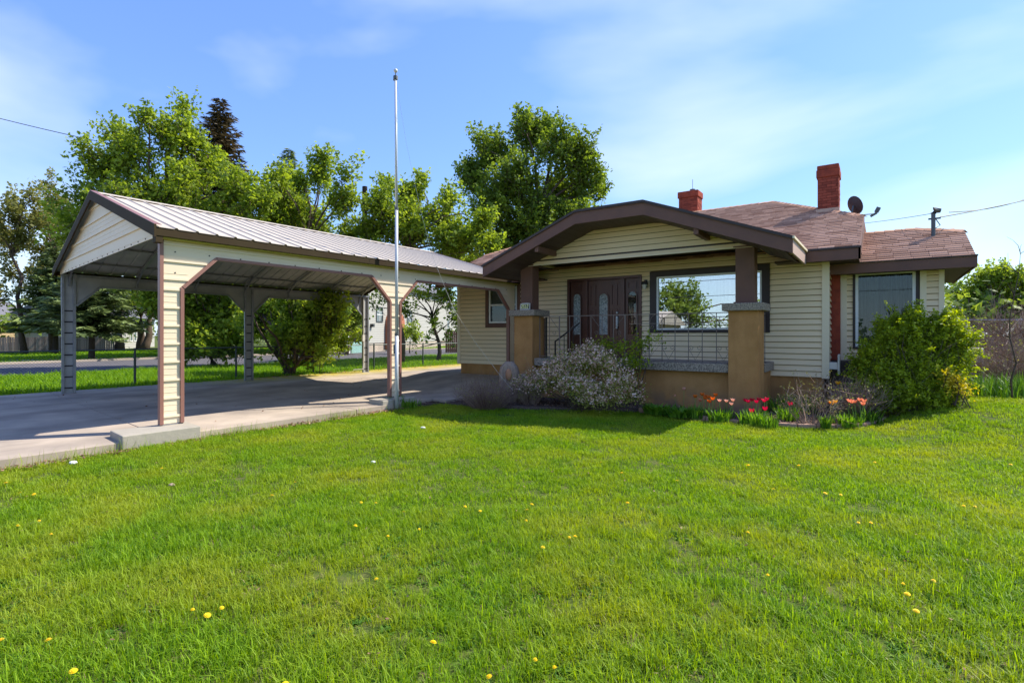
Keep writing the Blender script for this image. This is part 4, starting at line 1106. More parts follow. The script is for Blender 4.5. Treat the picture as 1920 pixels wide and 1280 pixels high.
# right-hand chain link fence behind the brush
cg = thing('tall_wire_fence', 'tall wire fence with white top rail behind the bare brush at right', 'fence', (5, 20, 0))
r0, r1 = onY(1800, 600, 21), onY(2100, 600, 17.5)
MB().tube([r0, r1], .03, 6).build('top_rail', M['alum'], cg)
for t in (.05, .45, .85):
    q = r0.lerp(r1, t); MB().tube([(q.x, q.y, 0), (q.x, q.y, q.z + .04)], .035, 8).build('fence_post', M['alum'], cg)
vs = []; fs = []; L = (r1 - r0).length; n = int(L / .09); hh = r0.z - .3
for k in range(n):
    for s_ in (-1, 1):
        p = r0.lerp(r1, k / n); q = r0.lerp(r1, min(1, max(0, (k + s_ * hh / .09) / n)))
        thin(vs, fs, (p.x, p.y, p.z), (q.x, q.y, .3), .003)
stuff(npmesh('chain_mesh', np.array(vs), np.array(fs), M['greymetal'], cg))
def board_fence(name, label, p0, p1, h, m, bw, seed, cat='fence'):
    rng = random.Random(seed); p0, p1 = Vector(p0), Vector(p1); L = (p1 - p0).length; n = min(int(L / bw), 140); d = (p1 - p0) / L; bw = L / n
    f = thing(name, label, cat, tuple(p0)); sd = Vector((d.y, -d.x, 0))
    for i in range(n):
        t = rng.uniform(0, 1); a = p0 + d * (i * bw + .01); b = p0 + d * ((i + 1) * bw - .01); o = sd * rng.uniform(-.01, .01); hh = h + rng.uniform(-.04, .04)
        vs = [a + o, b + o, b + o + sd * .02, a + o + sd * .02]; vs += [v + Vector((0, 0, hh)) for v in vs]
        MB().add(vs, [(0, 1, 2, 3), (7, 6, 5, 4), (0, 4, 5, 1), (1, 5, 6, 2), (2, 6, 7, 3), (3, 7, 4, 0)], t).build('fence_board', m, f)
    mb = MB()
    for zz in (.25, h - .3): mb.bar(p0 + Vector((0, 0, zz)) - sd * .06, p1 + Vector((0, 0, zz)) - sd * .06, .05, .09)
    mb.build('fence_rail', m, f)
    return f

# ------------------------------------------------------------------ background houses
def local(o, ang):
    c, s = math.cos(ang), math.sin(ang)
    return lambda x, y, z: Vector((o[0] + c * x - s * y, o[1] + s * x + c * y, z + (o[2] if len(o) > 2 else 0)))
def bx(mb, f, x0, x1, y0, y1, z0, z1):
    vs = [f(x, y, z) for z in (z0, z1) for y in (y0, y1) for x in (x0, x1)]
    return mb.add(vs, [(0, 2, 3, 1), (4, 5, 7, 6), (0, 1, 5, 4), (2, 6, 7, 3), (0, 4, 6, 2), (1, 3, 7, 5)])
def lap_wall(f, parent, x0, x1, z0, z1, m, e=.13, name='wall'):
    mb = MB(); bx(mb, f, x0, x1, 0, .2, z0, z1); w = mb.build(name, m, parent)
    mb = MB(); z = z0
    while z < z1 - .01:
        zh = min(z + e, z1)
        vs = [f(x0, -.004, zh), f(x1, -.004, zh), f(x1, -.03, z), f(x0, -.03, z), f(x0, -.001, z), f(x1, -.001, z)]
        mb.add(vs, [(0, 3, 2, 1), (3, 4, 5, 2)]); z += e
    stuff(mb.build('siding_boards', m, w))
    return w
def far_window(f, parent, x0, x1, z0, z1, mull=1, bars=False, trim=None):
    mb = MB(); t = .09
    for q in ((x0 - t, x0, z0 - t, z1 + t), (x1, x1 + t, z0 - t, z1 + t), (x0, x1, z0 - t, z0), (x0, x1, z1, z1 + t)): bx(mb, f, q[0], q[1], -.09, .02, q[2], q[3])
    w = mb.build('window', trim or M['white'], parent)
    mb = MB(); bx(mb, f, x0, x1, -.035, -.03, z0, z1); mb.build('pane', M['farpane'], w)
    mb = MB()
    for k in range(1, mull + 1):
        xm = x0 + (x1 - x0) * k / (mull + 1); bx(mb, f, xm - .035, xm + .035, -.07, -.036, z0, z1)
    if bars:
        zm = (z0 + z1) / 2; bx(mb, f, x0, x1, -.068, -.036, zm - .04, zm + .04); zq = (zm + z1) / 2; bx(mb, f, x0, x1, -.06, -.036, zq - .02, zq + .02)
    mb.build('window_bar', M['white'], w)
M['farpane'] = mat('far_window_pane', (0.10, 0.13, 0.13), 0.08, spec=1.0)

# beige house across the street (far left)
p = at(-30, 655, 56); q = at(128, 650, 68)
ang = math.atan2(q.y - p.y, q.x - p.x)
bh = thing('beige_house', 'beige bungalow with grey roof across the street at far left', 'house', (p.x, p.y, 0))
f = local((p.x, p.y, 0), ang)
Lh = (q - p).length
lap_wall(f, bh, -14, Lh - .5, .1, 2.55, M['beigewall'])
far_window(f, bh, Lh * .40 + .2, Lh * .40 + 3.5, 1.05, 2.25, 1)
mb = MB(); bx(mb, f, -14.5, Lh, -.7, -.62, 2.45, 2.75); mb.build('fascia_board', M['white'], bh)
mb = MB(); bx(mb, f, -14, Lh - .5, .2, 9, .1, 2.5); mb.build('rear_walls', M['beigewall'], bh)
MB().add([f(-14.6, -.7, 2.76), f(Lh + .1, -.7, 2.76), f(Lh - 3.5, 5, 5.6), f(-14.6, 5, 5.6), f(-14.6, 10, 2.76), f(Lh + .1, 10, 2.76)], [(0, 1, 2, 3), (1, 5, 2), (3, 2, 5, 4), (0, 4, 5, 1), (0, 3, 4)]).build('roof', M['greyroof'], bh)
pf0, pf1 = at(-40, 657, 47), at(215, 653, 51)
pf0.z = pf1.z = -.05
board_fence('garden_fence', 'weathered board fence in front of the beige house', pf0, pf1, 1.35, M['fencewood'], .17, 5)

# white house with brick chimney (seen between carport posts)
p = at(688, 652, 48); q = at(838, 652, 72)
ang = math.atan2(q.y - p.y, q.x - p.x)
wh = thing('white_house', 'white sided house with arched brick chimney beyond the driveway', 'house', (p.x, p.y, 0))
f = local((p.x, p.y, -.1), ang); Lw = (q - p).length
lap_wall(f, wh, 0, Lw, .85, 6.6, M['whitewall'], .17)
mb = MB(); bx(mb, f, .03, Lw - .03, .03, 9, -.1, .85); bx(mb, f, .05, Lw - .05, .2, 9, .85, 5.0); mb.build('foundation', M['conc'], wh)
for x0, x1 in ((Lw * .08, Lw * .13), (Lw * .40, Lw * .45)): far_window(f, wh, x0, x1 + .1, 2.9, 4.1, 1, True, M['greymetal'])
mb = MB(); bx(mb, f, Lw * .03 - .1, Lw * .03 + .25, -.3, 0, 2.3, 2.6); mb.build('meter_box', M['blackiron'], wh)
cx = Lw * .24
mb = MB(); mb.prism([(cx - 1.9, .2)] + [(cx + 1.9, .2)] + [(cx + 1.9 * math.cos(t), 2.7 + 1.3 * math.sin(t)) for t in np.linspace(0, math.pi, 12)], lambda a, b, t: f(a, t, b), -.55, -.032)
mb.build('brick_chimney', M['brick'], wh)
MB().add([f(-.6, -.6, 6.6), f(Lw + .5, -.6, 6.6), f(Lw + .5, 4.5, 9.4), f(-.6, 4.5, 9.4), f(-.6, 9.6, 6.6), f(Lw + .5, 9.6, 6.6)], [(0, 1, 2, 3), (3, 2, 5, 4), (0, 4, 5, 1), (0, 3, 4), (1, 5, 2)]).build('roof', M['greyroof'], wh)
# its porch with green awning
p2 = at(640, 655, 46)
ph = thing('awning_porch', 'green awning porch with white column at the side of the white house', 'porch', (p2.x, p2.y, 0))
f2 = local((p2.x, p2.y, -.1), ang)
mb = MB(); mb.add([f2(-3, -1, 3.6), f2(2.2, -1, 3.6), f2(2.2, 2, 4.4), f2(-3, 2, 4.4), f2(-3, -1, 3.5), f2(2.2, -1, 3.5), f2(2.2, 2, 4.3), f2(-3, 2, 4.3)], [(0, 1, 2, 3), (7, 6, 5, 4), (0, 4, 5, 1), (1, 5, 6, 2)]); mb.build('awning', M['greenroof'], ph)
mb = MB(); bx(mb, f2, -.45, -.05, -.9, -.5, 0, 3.55); mb.build('column', M['white'], ph)
mb = MB(); bx(mb, f2, -3, 2.3, 2, 2.2, 0, 6.5); mb.build('wall', M['brick'], ph)
mb = MB(); bx(mb, f2, .6, 1.9, 1.9, 1.99, .9, 3.1); w = mb.build('window', M['blackiron'], ph)
mb = MB()
for k in range(4): bx(mb, f2, .75 + k * .33, .78 + k * .33, 1.86, 1.9, .9, 3.1)
for k in range(5): bx(mb, f2, .6, 1.9, 1.85, 1.89, 1.1 + k * .42, 1.13 + k * .42)
mb.build('window_bar', M['whitewall'], w)
mb = MB(); bx(mb, f2, -.1, 2.3, -1, -.8, -.1, .95); mb.build('tarp_panel', mat('teal_tarp', (.25, .42, .38), .7), ph)
# second pale house further back at right of it
p3 = at(838, 650, 80)
gh = thing('pale_house', 'pale house partly hidden behind the cream corner of the bungalow', 'house', (p3.x, p3.y, 0))
f3 = local((p3.x, p3.y, -.1), ang)
lap_wall(f3, gh, -.5, 8, 0, 6.2, M['whitewall'], .17); far_window(f3, gh, .2, .95, 2.6, 3.9, 0, False)
mb = MB(); bx(mb, f3, -.5, 8, .2, 8, 0, 6.1); mb.build('rear_walls', M['whitewall'], gh)
MB().add([f3(-1, -.6, 6.2), f3(8.5, -.6, 6.2), f3(8.5, 4, 8.4), f3(-1, 4, 8.4), f3(-1, 8.6, 6.2), f3(8.5, 8.6, 6.2)], [(0, 1, 2, 3), (3, 2, 5, 4), (0, 4, 5, 1), (0, 3, 4), (1, 5, 2)]).build('roof', M['greyroof'], gh)
a_, b_ = at(835, 655, 47.5), at(872, 655, 47.5); a_.z = b_.z = -.1
board_fence('red_fence', 'short red brown board fence beside the pale far house', a_, b_, 1.95, M['redfence'], .16, 9)
# white columned house at px 290
p4 = at(235, 652, 62)
ch4 = thing('columned_house', 'white house with tall dark windows glimpsed between tree trunks at left', 'house', (p4.x, p4.y, 0))
f4 = local((p4.x, p4.y, -.1), ang + .45)
lap_wall(f4, ch4, -5, 9, 0, 3.6, M['whitewall'], .17)
for k in range(4): far_window(f4, ch4, 1.2 + k * 1.1, 1.8 + k * 1.1, .9, 3.0, 0)
mb = MB(); bx(mb, f4, -5, 9, .2, 8, 0, 3.5); mb.build('rear_walls', M['whitewall'], ch4)
MB().add([f4(-5.6, -.6, 3.6), f4(9.5, -.6, 3.6), f4(9.5, 4, 6), f4(-5.6, 4, 6), f4(-5.6, 8.6, 3.6), f4(9.5, 8.6, 3.6)], [(0, 1, 2, 3), (3, 2, 5, 4), (0, 4, 5, 1), (0, 3, 4), (1, 5, 2)]).build('roof', M['greyroof'], ch4)
# utility poles
def pole(px, ptop, d, r, label):
    b = at(px, 627, d); t = at(px, ptop, d)
    return tag(MB().tube([(b.x, b.y, -.2), t], [r * 1.15, r], 10).build('utility_pole', M['barkdark']), label, 'utility pole')
pole(684, 350, 30, .14, 'dark wooden utility pole standing among the maples left of the flagpole')
# AC unit at right
ac = thing('air_conditioner', 'white outdoor air conditioner half hidden behind the round shrub', 'air conditioner', tuple(onY(1832, 695, 17.3)))
a_ = onY(1812, 652, 17.3); b_ = onY(1846, 652, 17.3)
mb = MB().box(a_.x, b_.x, 17.3, 17.9, .25, a_.z).build('casing', M['pvc'], ac, bevel=.05)
mb = MB()
for k in range(7): mb.box(b_.x - .3, b_.x - .06, 17.28, 17.298, .38 + k * .07, .40 + k * .07)
mb.build('grille', M['blackiron'], ac)

# ------------------------------------------------------------------ plants
def quads(C, U, Wv, s, asp):
    """leaf rhombs: centre C, long axis U, cross axis Wv, half length s, aspect"""
    s = s[:, None]
    a = C - U * s; b = C + Wv * s * asp - U * s * .1; c = C + U * s; d = C - Wv * s * asp - U * s * .1
    V = np.stack([a, b, c, d], 1).reshape(-1, 3)
    F = np.arange(len(V)).reshape(-1, 4)
    return V, F
def unit(v): return v / np.maximum(np.linalg.norm(v, axis=-1, keepdims=True), 1e-9)
def leaves_in(lobes, n, size, rng, spray=9, spread=.22, asp=.55, flat=.5, shell=.45, shoots=0):
    """leaf sprays through the outer part of each ellipsoid lobe"""
    L = np.array([[*l[:3], *l[3:6]] for l in lobes], dtype=float)
    area = (L[:, 3] * L[:, 5] + L[:, 4] * L[:, 5]) ; pr = area / area.sum()
    ns = n // spray
    k = rng.choice(len(L), ns, p=pr)
    d = unit(rng.normal(size=(ns, 3))); d[:, 2] = np.where(d[:, 2] < -.3, -d[:, 2] * .6, d[:, 2])
    r = rng.uniform(0, 1, ns) ** shell
    r = r * rng.uniform(.86, 1.12, ns)
    sc = L[k, 3:6]
    P = L[k, :3] + d * r[:, None] * sc
    # gaps: drop sprays that fall in noise holes
    f = 2.2 / np.mean(L[:, 3])
    hole = np.sin(P[:, 0] * f * 1.7 + 1) + np.sin(P[:, 1] * f * 1.9 + 2) + np.sin(P[:, 2] * f * 2.3 + P[:, 0] * f)
    keep = hole > -1.35
    P, d = P[keep], d[keep]
    if shoots:
        S_ = []; D_ = []
        top = L[L[:, 2] + L[:, 5] > np.median(L[:, 2])]
        for q in range(shoots):
            l = top[rng.integers(len(top))]; v = rng.normal(size=3) * np.array([1, .8, .6]) + np.array([0, 0, .75]); v /= np.linalg.norm(v)
            e = 1 + abs(rng.normal()) * .28
            for w_ in np.arange(.7, e, .085): S_.append(l[:3] + v * w_ * l[3:6] + rng.normal(size=3) * .06); D_.append(v)
        P = np.vstack([P, np.array(S_)]); d = np.vstack([d, np.array(D_)])
    C = np.repeat(P, spray, 0) + rng.normal(size=(len(P) * spray, 3)) * spread
    m = len(C)
    nrm = unit(rng.normal(size=(m, 3)) * .55 + np.repeat(d, spray, 0) * .35 + np.array([0, 0, flat]))
    t = unit(np.cross(nrm, rng.normal(size=(m, 3))))
    w = np.cross(nrm, t)
    s = size * rng.uniform(.6, 1.25, m) * .5
    V, F = quads(C, t, w, s, asp)
    tone = np.clip(np.repeat(rng.uniform(.1, .85, len(P)), spray) + rng.normal(0, .18, m), 0, 1)
    return V, F, np.repeat(tone, 4), P
def limb_pts(p0, p1, rng, bend=.12, n=6):
    p0, p1 = Vector(p0), Vector(p1); L = (p1 - p0).length
    b1 = Vector(rng.normal(size=3)) * L * bend; b1.z = abs(b1.z)
    return [p0.lerp(p1, t) + b1 * (4 * t * (1 - t)) + Vector(rng.normal(size=3)) * L * .012 for t in np.linspace(0, 1, n)]
def boughs(lobes, n, size, rng, base, ln=(.7, 1.7), spread=.13, asp=.6, up=.55, twr=.012, step=.15, per=6):
    """leafy shoots fanning up and out of each lobe: returns leaf mesh arrays and the twig tubes"""
    L = np.array([[*l[:3], *l[3:6]] for l in lobes], dtype=float)
    pr = L[:, 3] * L[:, 5]; pr = pr / pr.sum(); mid = L[:, :3].mean(0); mid = np.array([base[0], base[1], L[:, 2].min() - 1.0])
    C = []; T = []; N = []; tw = MB(); nl = 0
    while nl < n:
        l = L[rng.choice(len(L), p=pr)]; d = unit(rng.normal(size=3)); p0 = l[:3] + d * (rng.uniform() ** .5) * .85 * l[3:6]
        v = unit(unit(p0 - mid) * .7 + np.array([0, 0, up]) + rng.normal(size=3) * .55)
        le = rng.uniform(*ln) * (1.0 if rng.uniform() < .8 else 1.4); k = max(3, int(le / step)); tone0 = rng.uniform(.1, .8); sag = rng.uniform(-.1, .35)
        pts = []
        for q in range(k):
            u = q / k; p = p0 + v * le * u + np.array([0, 0, -sag * le * u * u]); pts.append(p)
            m = per if q < k - 1 else per - 2
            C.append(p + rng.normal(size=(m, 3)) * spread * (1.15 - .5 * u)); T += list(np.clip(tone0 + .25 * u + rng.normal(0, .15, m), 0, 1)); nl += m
        if rng.uniform() < .6: tw.tube([p0 - v * .5, pts[len(pts) // 2], pts[-1]], [twr, twr * .7, twr * .3], 3, cap=False)
    C = np.concatenate(C); m = len(C)
    nrm = unit(rng.normal(size=(m, 3)) * .6 + np.array([0, 0, .55])); t = unit(np.cross(nrm, rng.normal(size=(m, 3)))); w = np.cross(nrm, t)
    V, F = quads(C, t, w, size * rng.uniform(.55, 1.25, m) * .5, asp)
    return V, F, np.repeat(np.array(T), 4), C[::per], tw
def tree(name, label, cat, base, lobes, n, size, lm, tr=.2, seed=1, group=None, fork=.35, lean=(0, 0), bark='bark', stems=1, spray=9, spread=.25, twigs=60, shell=.45, asp=.55, shoots=70):
    rng = np.random.default_rng(seed)
    t = thing(name, label, cat, tuple(base), group)
    base = Vector(base)
    top = Vector((np.mean([l[0] for l in lobes]), np.mean([l[1] for l in lobes]), max(l[2] for l in lobes)))
    mb = MB()
    forks = []
    for s_ in range(stems):
        off = Vector((rng.normal() * .25 * (stems > 1), rng.normal() * .25 * (stems > 1), 0))
        tgt = top.lerp(base, .15) + (Vector((rng.normal() * .8, rng.normal() * .8, 0)) if stems > 1 else Vector((0, 0, 0)))
        pts = limb_pts(base + off * .6, tgt, rng, .03, 8)
        mb.tube(pts, [tr / (stems ** .5) * (1.25 if i == 0 else 1 - .8 * i / 7) for i in range(8)], 8)
        forks += pts[2:6]
    mb.build('trunk', M[bark], t, smooth=True)
    V, F, tone, P, tw = boughs(lobes, n, size, rng, base, ln=(size * 2.6, size * 6), spread=size * .62, twr=size * .06, step=size * .75)
    mb = tw
    for l in lobes:
        c = Vector(l[:3]); fk = min(forks, key=lambda q: (q - c).length + max(0, q.z - c.z + .3) * 3)
        mb.tube(limb_pts(fk, c, rng, .08, 5), [tr * .34, tr * .28, tr * .2, tr * .14, tr * .07], 5, cap=False)
        near = [Vector(p) for p in P[rng.choice(len(P), min(len(P), 40))] if (Vector(p) - c).length < max(l[3:6]) * 1.1][:max(3, twigs // len(lobes))]
        for q in near: mb.tube(limb_pts(c, q, rng, .08, 4), [tr * .09, tr * .06, tr * .04, tr * .015], 3, cap=False)
    mb.build('limbs', M[bark], t, smooth=True)
    npmesh('crown', V, F, LM[lm], t, tone)
    return t
def plobes(L, d, rng, dj=.05, ry=.9):
    """lobes from photo px: (px, py, radius px[, distance])"""
    out = []
    for l in L:
        dd = (l[3] if len(l) > 3 else d) * (1 + rng.uniform(-dj, dj)); p = at(l[0], l[1], dd); r = l[2] * dd / 1000
        out.append((p.x, p.y, p.z, r, r * ry, r * .92))
    return out
rs = random.Random(11)
def gz(px, d):
    p = at(px, 627, d); return (p.x, p.y, -.1)
# --- broadleaf trees
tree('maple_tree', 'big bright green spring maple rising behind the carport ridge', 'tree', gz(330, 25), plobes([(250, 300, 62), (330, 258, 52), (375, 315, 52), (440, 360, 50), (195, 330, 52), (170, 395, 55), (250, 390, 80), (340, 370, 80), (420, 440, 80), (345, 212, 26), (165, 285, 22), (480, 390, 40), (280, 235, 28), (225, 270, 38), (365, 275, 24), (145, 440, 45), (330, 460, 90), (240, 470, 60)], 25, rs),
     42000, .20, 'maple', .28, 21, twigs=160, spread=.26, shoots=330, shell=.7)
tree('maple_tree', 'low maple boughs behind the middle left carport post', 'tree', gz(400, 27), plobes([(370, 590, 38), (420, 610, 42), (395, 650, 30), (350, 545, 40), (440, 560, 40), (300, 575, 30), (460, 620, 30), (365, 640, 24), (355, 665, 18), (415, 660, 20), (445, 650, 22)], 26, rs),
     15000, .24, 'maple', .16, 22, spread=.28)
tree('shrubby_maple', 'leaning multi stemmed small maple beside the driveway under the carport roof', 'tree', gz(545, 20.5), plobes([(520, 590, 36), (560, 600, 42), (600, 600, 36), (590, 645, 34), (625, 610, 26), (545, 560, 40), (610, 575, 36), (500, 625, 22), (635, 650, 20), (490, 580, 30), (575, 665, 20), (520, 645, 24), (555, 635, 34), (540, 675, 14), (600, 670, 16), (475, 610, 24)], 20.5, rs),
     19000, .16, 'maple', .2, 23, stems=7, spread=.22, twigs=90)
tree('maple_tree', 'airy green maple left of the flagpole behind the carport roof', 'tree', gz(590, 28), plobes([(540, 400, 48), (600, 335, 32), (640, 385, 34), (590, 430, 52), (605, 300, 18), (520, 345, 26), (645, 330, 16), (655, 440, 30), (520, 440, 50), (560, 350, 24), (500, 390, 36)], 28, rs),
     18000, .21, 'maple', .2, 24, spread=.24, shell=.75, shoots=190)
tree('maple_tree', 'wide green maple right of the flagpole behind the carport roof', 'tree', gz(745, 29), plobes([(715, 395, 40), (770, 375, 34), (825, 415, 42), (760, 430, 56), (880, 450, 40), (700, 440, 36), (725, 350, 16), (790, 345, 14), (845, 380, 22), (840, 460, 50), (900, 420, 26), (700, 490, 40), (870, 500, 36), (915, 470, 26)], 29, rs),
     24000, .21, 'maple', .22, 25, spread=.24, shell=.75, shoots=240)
tree('young_maple', 'slim dark leaning young maple between carport and house corner', 'tree', gz(822, 30.5), plobes([(790, 560, 24), (835, 565, 26), (770, 585, 16), (850, 600, 20), (815, 545, 26), (730, 560, 24), (700, 575, 16), (815, 615, 12), (760, 540, 26), (845, 545, 20), (795, 635, 10), (845, 640, 12), (780, 655, 8)], 30.5, rs),
     3000, .22, 'oak', .13, 26, spread=.22, bark='barkdark', shoots=10)
tree('oak_tree', 'large dense dark green tree behind the house roof', 'tree', gz(1010, 36), plobes([(995, 262, 44), (1050, 290, 56), (1095, 345, 44), (930, 290, 42), (890, 325, 32), (960, 350, 66), (1050, 375, 66), (1000, 430, 72), (905, 275, 22), (1120, 360, 24), (980, 235, 22), (1090, 300, 34), (930, 400, 50), (1080, 420, 50), (890, 345, 30), (950, 470, 56), (1020, 250, 28)], 36, rs),
     52000, .25, 'oak', .4, 27, twigs=120, spread=.3, shell=.6, shoots=130)
tree('birch_tree', 'thin sparse pale tree nearest the left edge of the photo', 'tree', gz(46, 44), plobes([(25, 400, 36), (60, 370, 26), (10, 460, 40), (50, 450, 36), (20, 520, 30), (70, 520, 26), (-20, 430, 40), (0, 560, 26), (45, 560, 18)], 44, rs),
     6500, .30, 'olive', .22, 28, spread=.35, shell=.7)
tree('birch_tree', 'slender yellow green tree second from the left edge', 'tree', gz(100, 46), plobes([(95, 385, 32), (75, 420, 30), (115, 440, 34), (90, 480, 34), (115, 510, 28), (75, 545, 24), (120, 400, 26), (80, 355, 16), (100, 560, 24)], 46, rs),
     6500, .30, 'olive', .26, 29, spread=.35, shell=.7)
for px, d, lab in ((262, 55, 'leaning dark trunk left of the white house windows'), (272, 54, 'pale leaning trunk beside the white columned house'), (224, 52, 'slim dark trunk behind the blue spruce')):
    tree('street_tree', lab, 'tree', gz(px, d), plobes([(px + 5, 560, 26), (px + 25, 575, 24), (px - 5, 545, 22)], d, rs), 2200, .35, 'maple2', .42, px, spread=.35)
tree('garden_tree', 'low green tree behind the middle left post, beyond the street', 'tree', gz(400, 50), plobes([(380, 600, 34), (430, 610, 30), (340, 615, 24), (480, 600, 30), (520, 615, 24), (560, 605, 26)], 50, rs), 8000, .38, 'maple2', .3, 31, spread=.4)
tree('garden_tree', 'bushy green growth beside the awning porch across the street', 'tree', gz(650, 42), plobes([(650, 615, 18), (665, 600, 16), (640, 600, 20), (672, 635, 12)], 42, rs), 3500, .28, 'maple2', .14, 35)
tree('garden_tree', 'low green bush at the foot of the brick chimney', 'tree', gz(768, 46), plobes([(760, 630, 10), (772, 622, 10), (780, 635, 9)], 46, rs), 1500, .2, 'maple', .05, 36)
# right side
tree('yard_tree', 'bright green spreading tree at the right edge behind the fence', 'tree', gz(1860, 30), plobes([(1845, 535, 30), (1885, 525, 30), (1925, 540, 34), (1860, 565, 32), (1815, 565, 18), (1900, 580, 32), (1800, 590, 16), (1840, 600, 24), (1960, 560, 40)], 34, rs),
     20000, .2, 'maple', .2, 33, spread=.28, twigs=90)
tree('yard_tree', 'darker green tree low behind the right wing and shrub', 'tree', gz(1800, 40), plobes([(1795, 560, 26), (1850, 580, 34), (1900, 600, 36), (1830, 610, 24), (1950, 600, 36)], 40, rs),
     6000, .32, 'oak', .25, 34, spread=.35)
# --- conifers
def conifer(name, label, px, ptop, pbase, halfw, d, lm, seed, n=26, zbot=.12, dens=1.0, size=.5):
    rng = np.random.default_rng(seed)
    b = at(px, 627, d); base = Vector((b.x, b.y, -.1)); top = at(px, ptop, d); H = top.z - base.z; Rw = halfw * d / 1000
    t = thing(name, label, 'tree', tuple(base))
    MB().tube([base, base + Vector((0, 0, H * .5)), top], [.024 * H, .014 * H, .01], 8).build('trunk', M['barkdark'], t)
    C = []; U = []; Wd = []; S = []; T = []
    br = MB()
    nb = int(n * 7)
    for i in range(nb):
        f = (i / nb) ** .9; z = base.z + H * (zbot + (1 - zbot) * f); r = Rw * (1 - f) ** .85 * rng.uniform(.7, 1.15) + .12
        a = i * 2.399 + rng.normal() * .3
        dr = np.array([math.cos(a), math.sin(a), 0.0]); droop = rng.uniform(-.28, -.05) + .35 * f
        p0 = np.array([base.x, base.y, z]); sd_ = np.array([-dr[1], dr[0], 0])
        if i % 3 == 0: br.tube([p0, p0 + dr * r * .9 + np.array([0, 0, droop * r * .9])], [.03, .008], 3, cap=False)
        k = max(3, int(r * 9 * dens))
        tn = rng.uniform(.1, .8)
        for q in range(k):
            u = (q + rng.uniform(0, 1)) / k
            c = p0 + dr * r * u + np.array([0, 0, droop * r * u + .12 * r * u * u])
            for s_ in (-1, 1):
                dv = dr * .75 + sd_ * s_ * rng.uniform(.4, 1.0) + np.array([0, 0, rng.uniform(-.35, .1)])
                dv /= np.linalg.norm(dv); ln = size * rng.uniform(.5, 1.1) * (.55 + .45 * (1 - f))
                for w_ in range(2):
                    C.append(c + dv * ln * .5 + rng.normal(size=3) * .05); U.append(dv + rng.normal(size=3) * .15)
                    S.append(ln * .5); T.append(np.clip(tn + .35 * (u - .5) + rng.normal() * .12, 0, 1))
    C = np.array(C); U = unit(np.array(U)); m = len(C)
    Wv = unit(np.cross(U, np.array([0, 0, 1.0]) + rng.normal(size=(m, 3)) * .5))
    V, F = quads(C, U, Wv, np.array(S), .2)
    br.build('limbs', M['barkdark'], t)
    npmesh('crown', V, F, LM[lm], t, np.repeat(T, 4))
conifer('spruce_tree', 'tall bronze brown spruce tip rising above the big maple', 412, 186, 650, 120, 40, 'spruce_brown', 41, 46, .15, 1.3, 1.0)
conifer('spruce_tree', 'dark pointed spruce peeking between the maples left of the flagpole', 541, 280, 650, 80, 46, 'spruce', 42, 36, .15, 1.1, 1.0)
conifer('spruce_tree', 'blue green spruce with bare lower trunk seen under the carport gable', 172, 440, 668, 82, 34, 'spruce', 43, 34, .22, 1.3, .75)
conifer('spruce_tree', 'dark spruce left of the far left carport post', 104, 455, 655, 62, 44, 'spruce', 44, 28, .2, 1.2, .9)

# --- shrubs
def shrub(name, label, base, lobes, n, size, lm, seed, cat='shrub', group=None, stems=14, sr=.012, asp=.5, spray=7, spread=.07, shell=.55, stem_m='bark', flat=.5, shoots=0):
    rng = np.random.default_rng(seed); t = thing(name, label, cat, tuple(base), group)
    if shoots:
        V, F, tone, P, mb = boughs(lobes, n, size, rng, base, ln=(.16, .42), spread=size * .5, asp=asp, twr=.003, step=.035, per=5, up=.5)
    else:
        V, F, tone, P = leaves_in(lobes, n, size, rng, spray, spread, asp=asp, shell=shell, flat=flat, shoots=shoots); mb = MB()
    for k in range(stems):
        q = Vector(P[rng.integers(len(P))]); mb.tube(limb_pts(Vector(base) + Vector((rng.normal() * .12, rng.normal() * .12, 0)), q, rng, .08, 5), [sr, sr * .9, sr * .7, sr * .5, sr * .25], 4, cap=False)
    mb.build('stems', M[stem_m], t)
    npmesh('foliage', V, F, LM[lm], t, tone)
    return t, P, rng
def shift(L, dx): return [(a + dx, b, c, d, e, f) for a, b, c, d, e, f in L]
sh, P, rg = shrub('round_shrub', 'big rounded glossy yellow green shrub in front of the wing window', (.45, 12.9, .0),
      [(.42 + (a - .5) * .72, b + .1, c * .90 + .14, d * .80, e * .86, f * .88) for a, b, c, d, e, f in [(.10, 12.85, 1.15, .5, .45, .55), (.55, 12.85, 1.30, .6, .5, .60), (1.05, 13.0, 1.25, .55, .5, .55), (-.35, 12.8, .95, .42, .4, .45), (-.5, 12.85, .65, .40, .38, .42), (.2, 12.6, .55, .75, .45, .5), (1.05, 12.7, .6, .65, .5, .5), (1.45, 12.95, 1.0, .42, .4, .5), (1.30, 13.0, 1.55, .42, .38, .36), (.0, 12.8, 1.52, .3, .3, .30), (.62, 12.9, 1.75, .3, .3, .24), (.30, 12.9, 1.68, .28, .28, .26), (1.0, 13.0, 1.72, .32, .3, .24), (1.55, 13.0, 1.35, .3, .3, .3), (.3, 12.6, .25, .7, .4, .3), (1.0, 12.6, .35, .6, .4, .3), (-.2, 12.75, .4, .5, .35, .35), (.2, 12.35, .12, .6, .3, .3), (.9, 12.4, .15, .7, .3, .3), (-.4, 12.5, .2, .4, .3, .3)]],
      60000, .062, 'shrub', 51, stems=40, shoots=60)
shrub('golden_shrub', 'small golden leaved shrub at the right foot of the round shrub', (1.05, 12.5, .25), [(1.05, 12.38, .62, .13, .12, .14), (.96, 12.38, .75, .09, .09, .1), (1.16, 12.38, .5, .12, .12, .1)], 600, .06, 'goldleaf', 52)
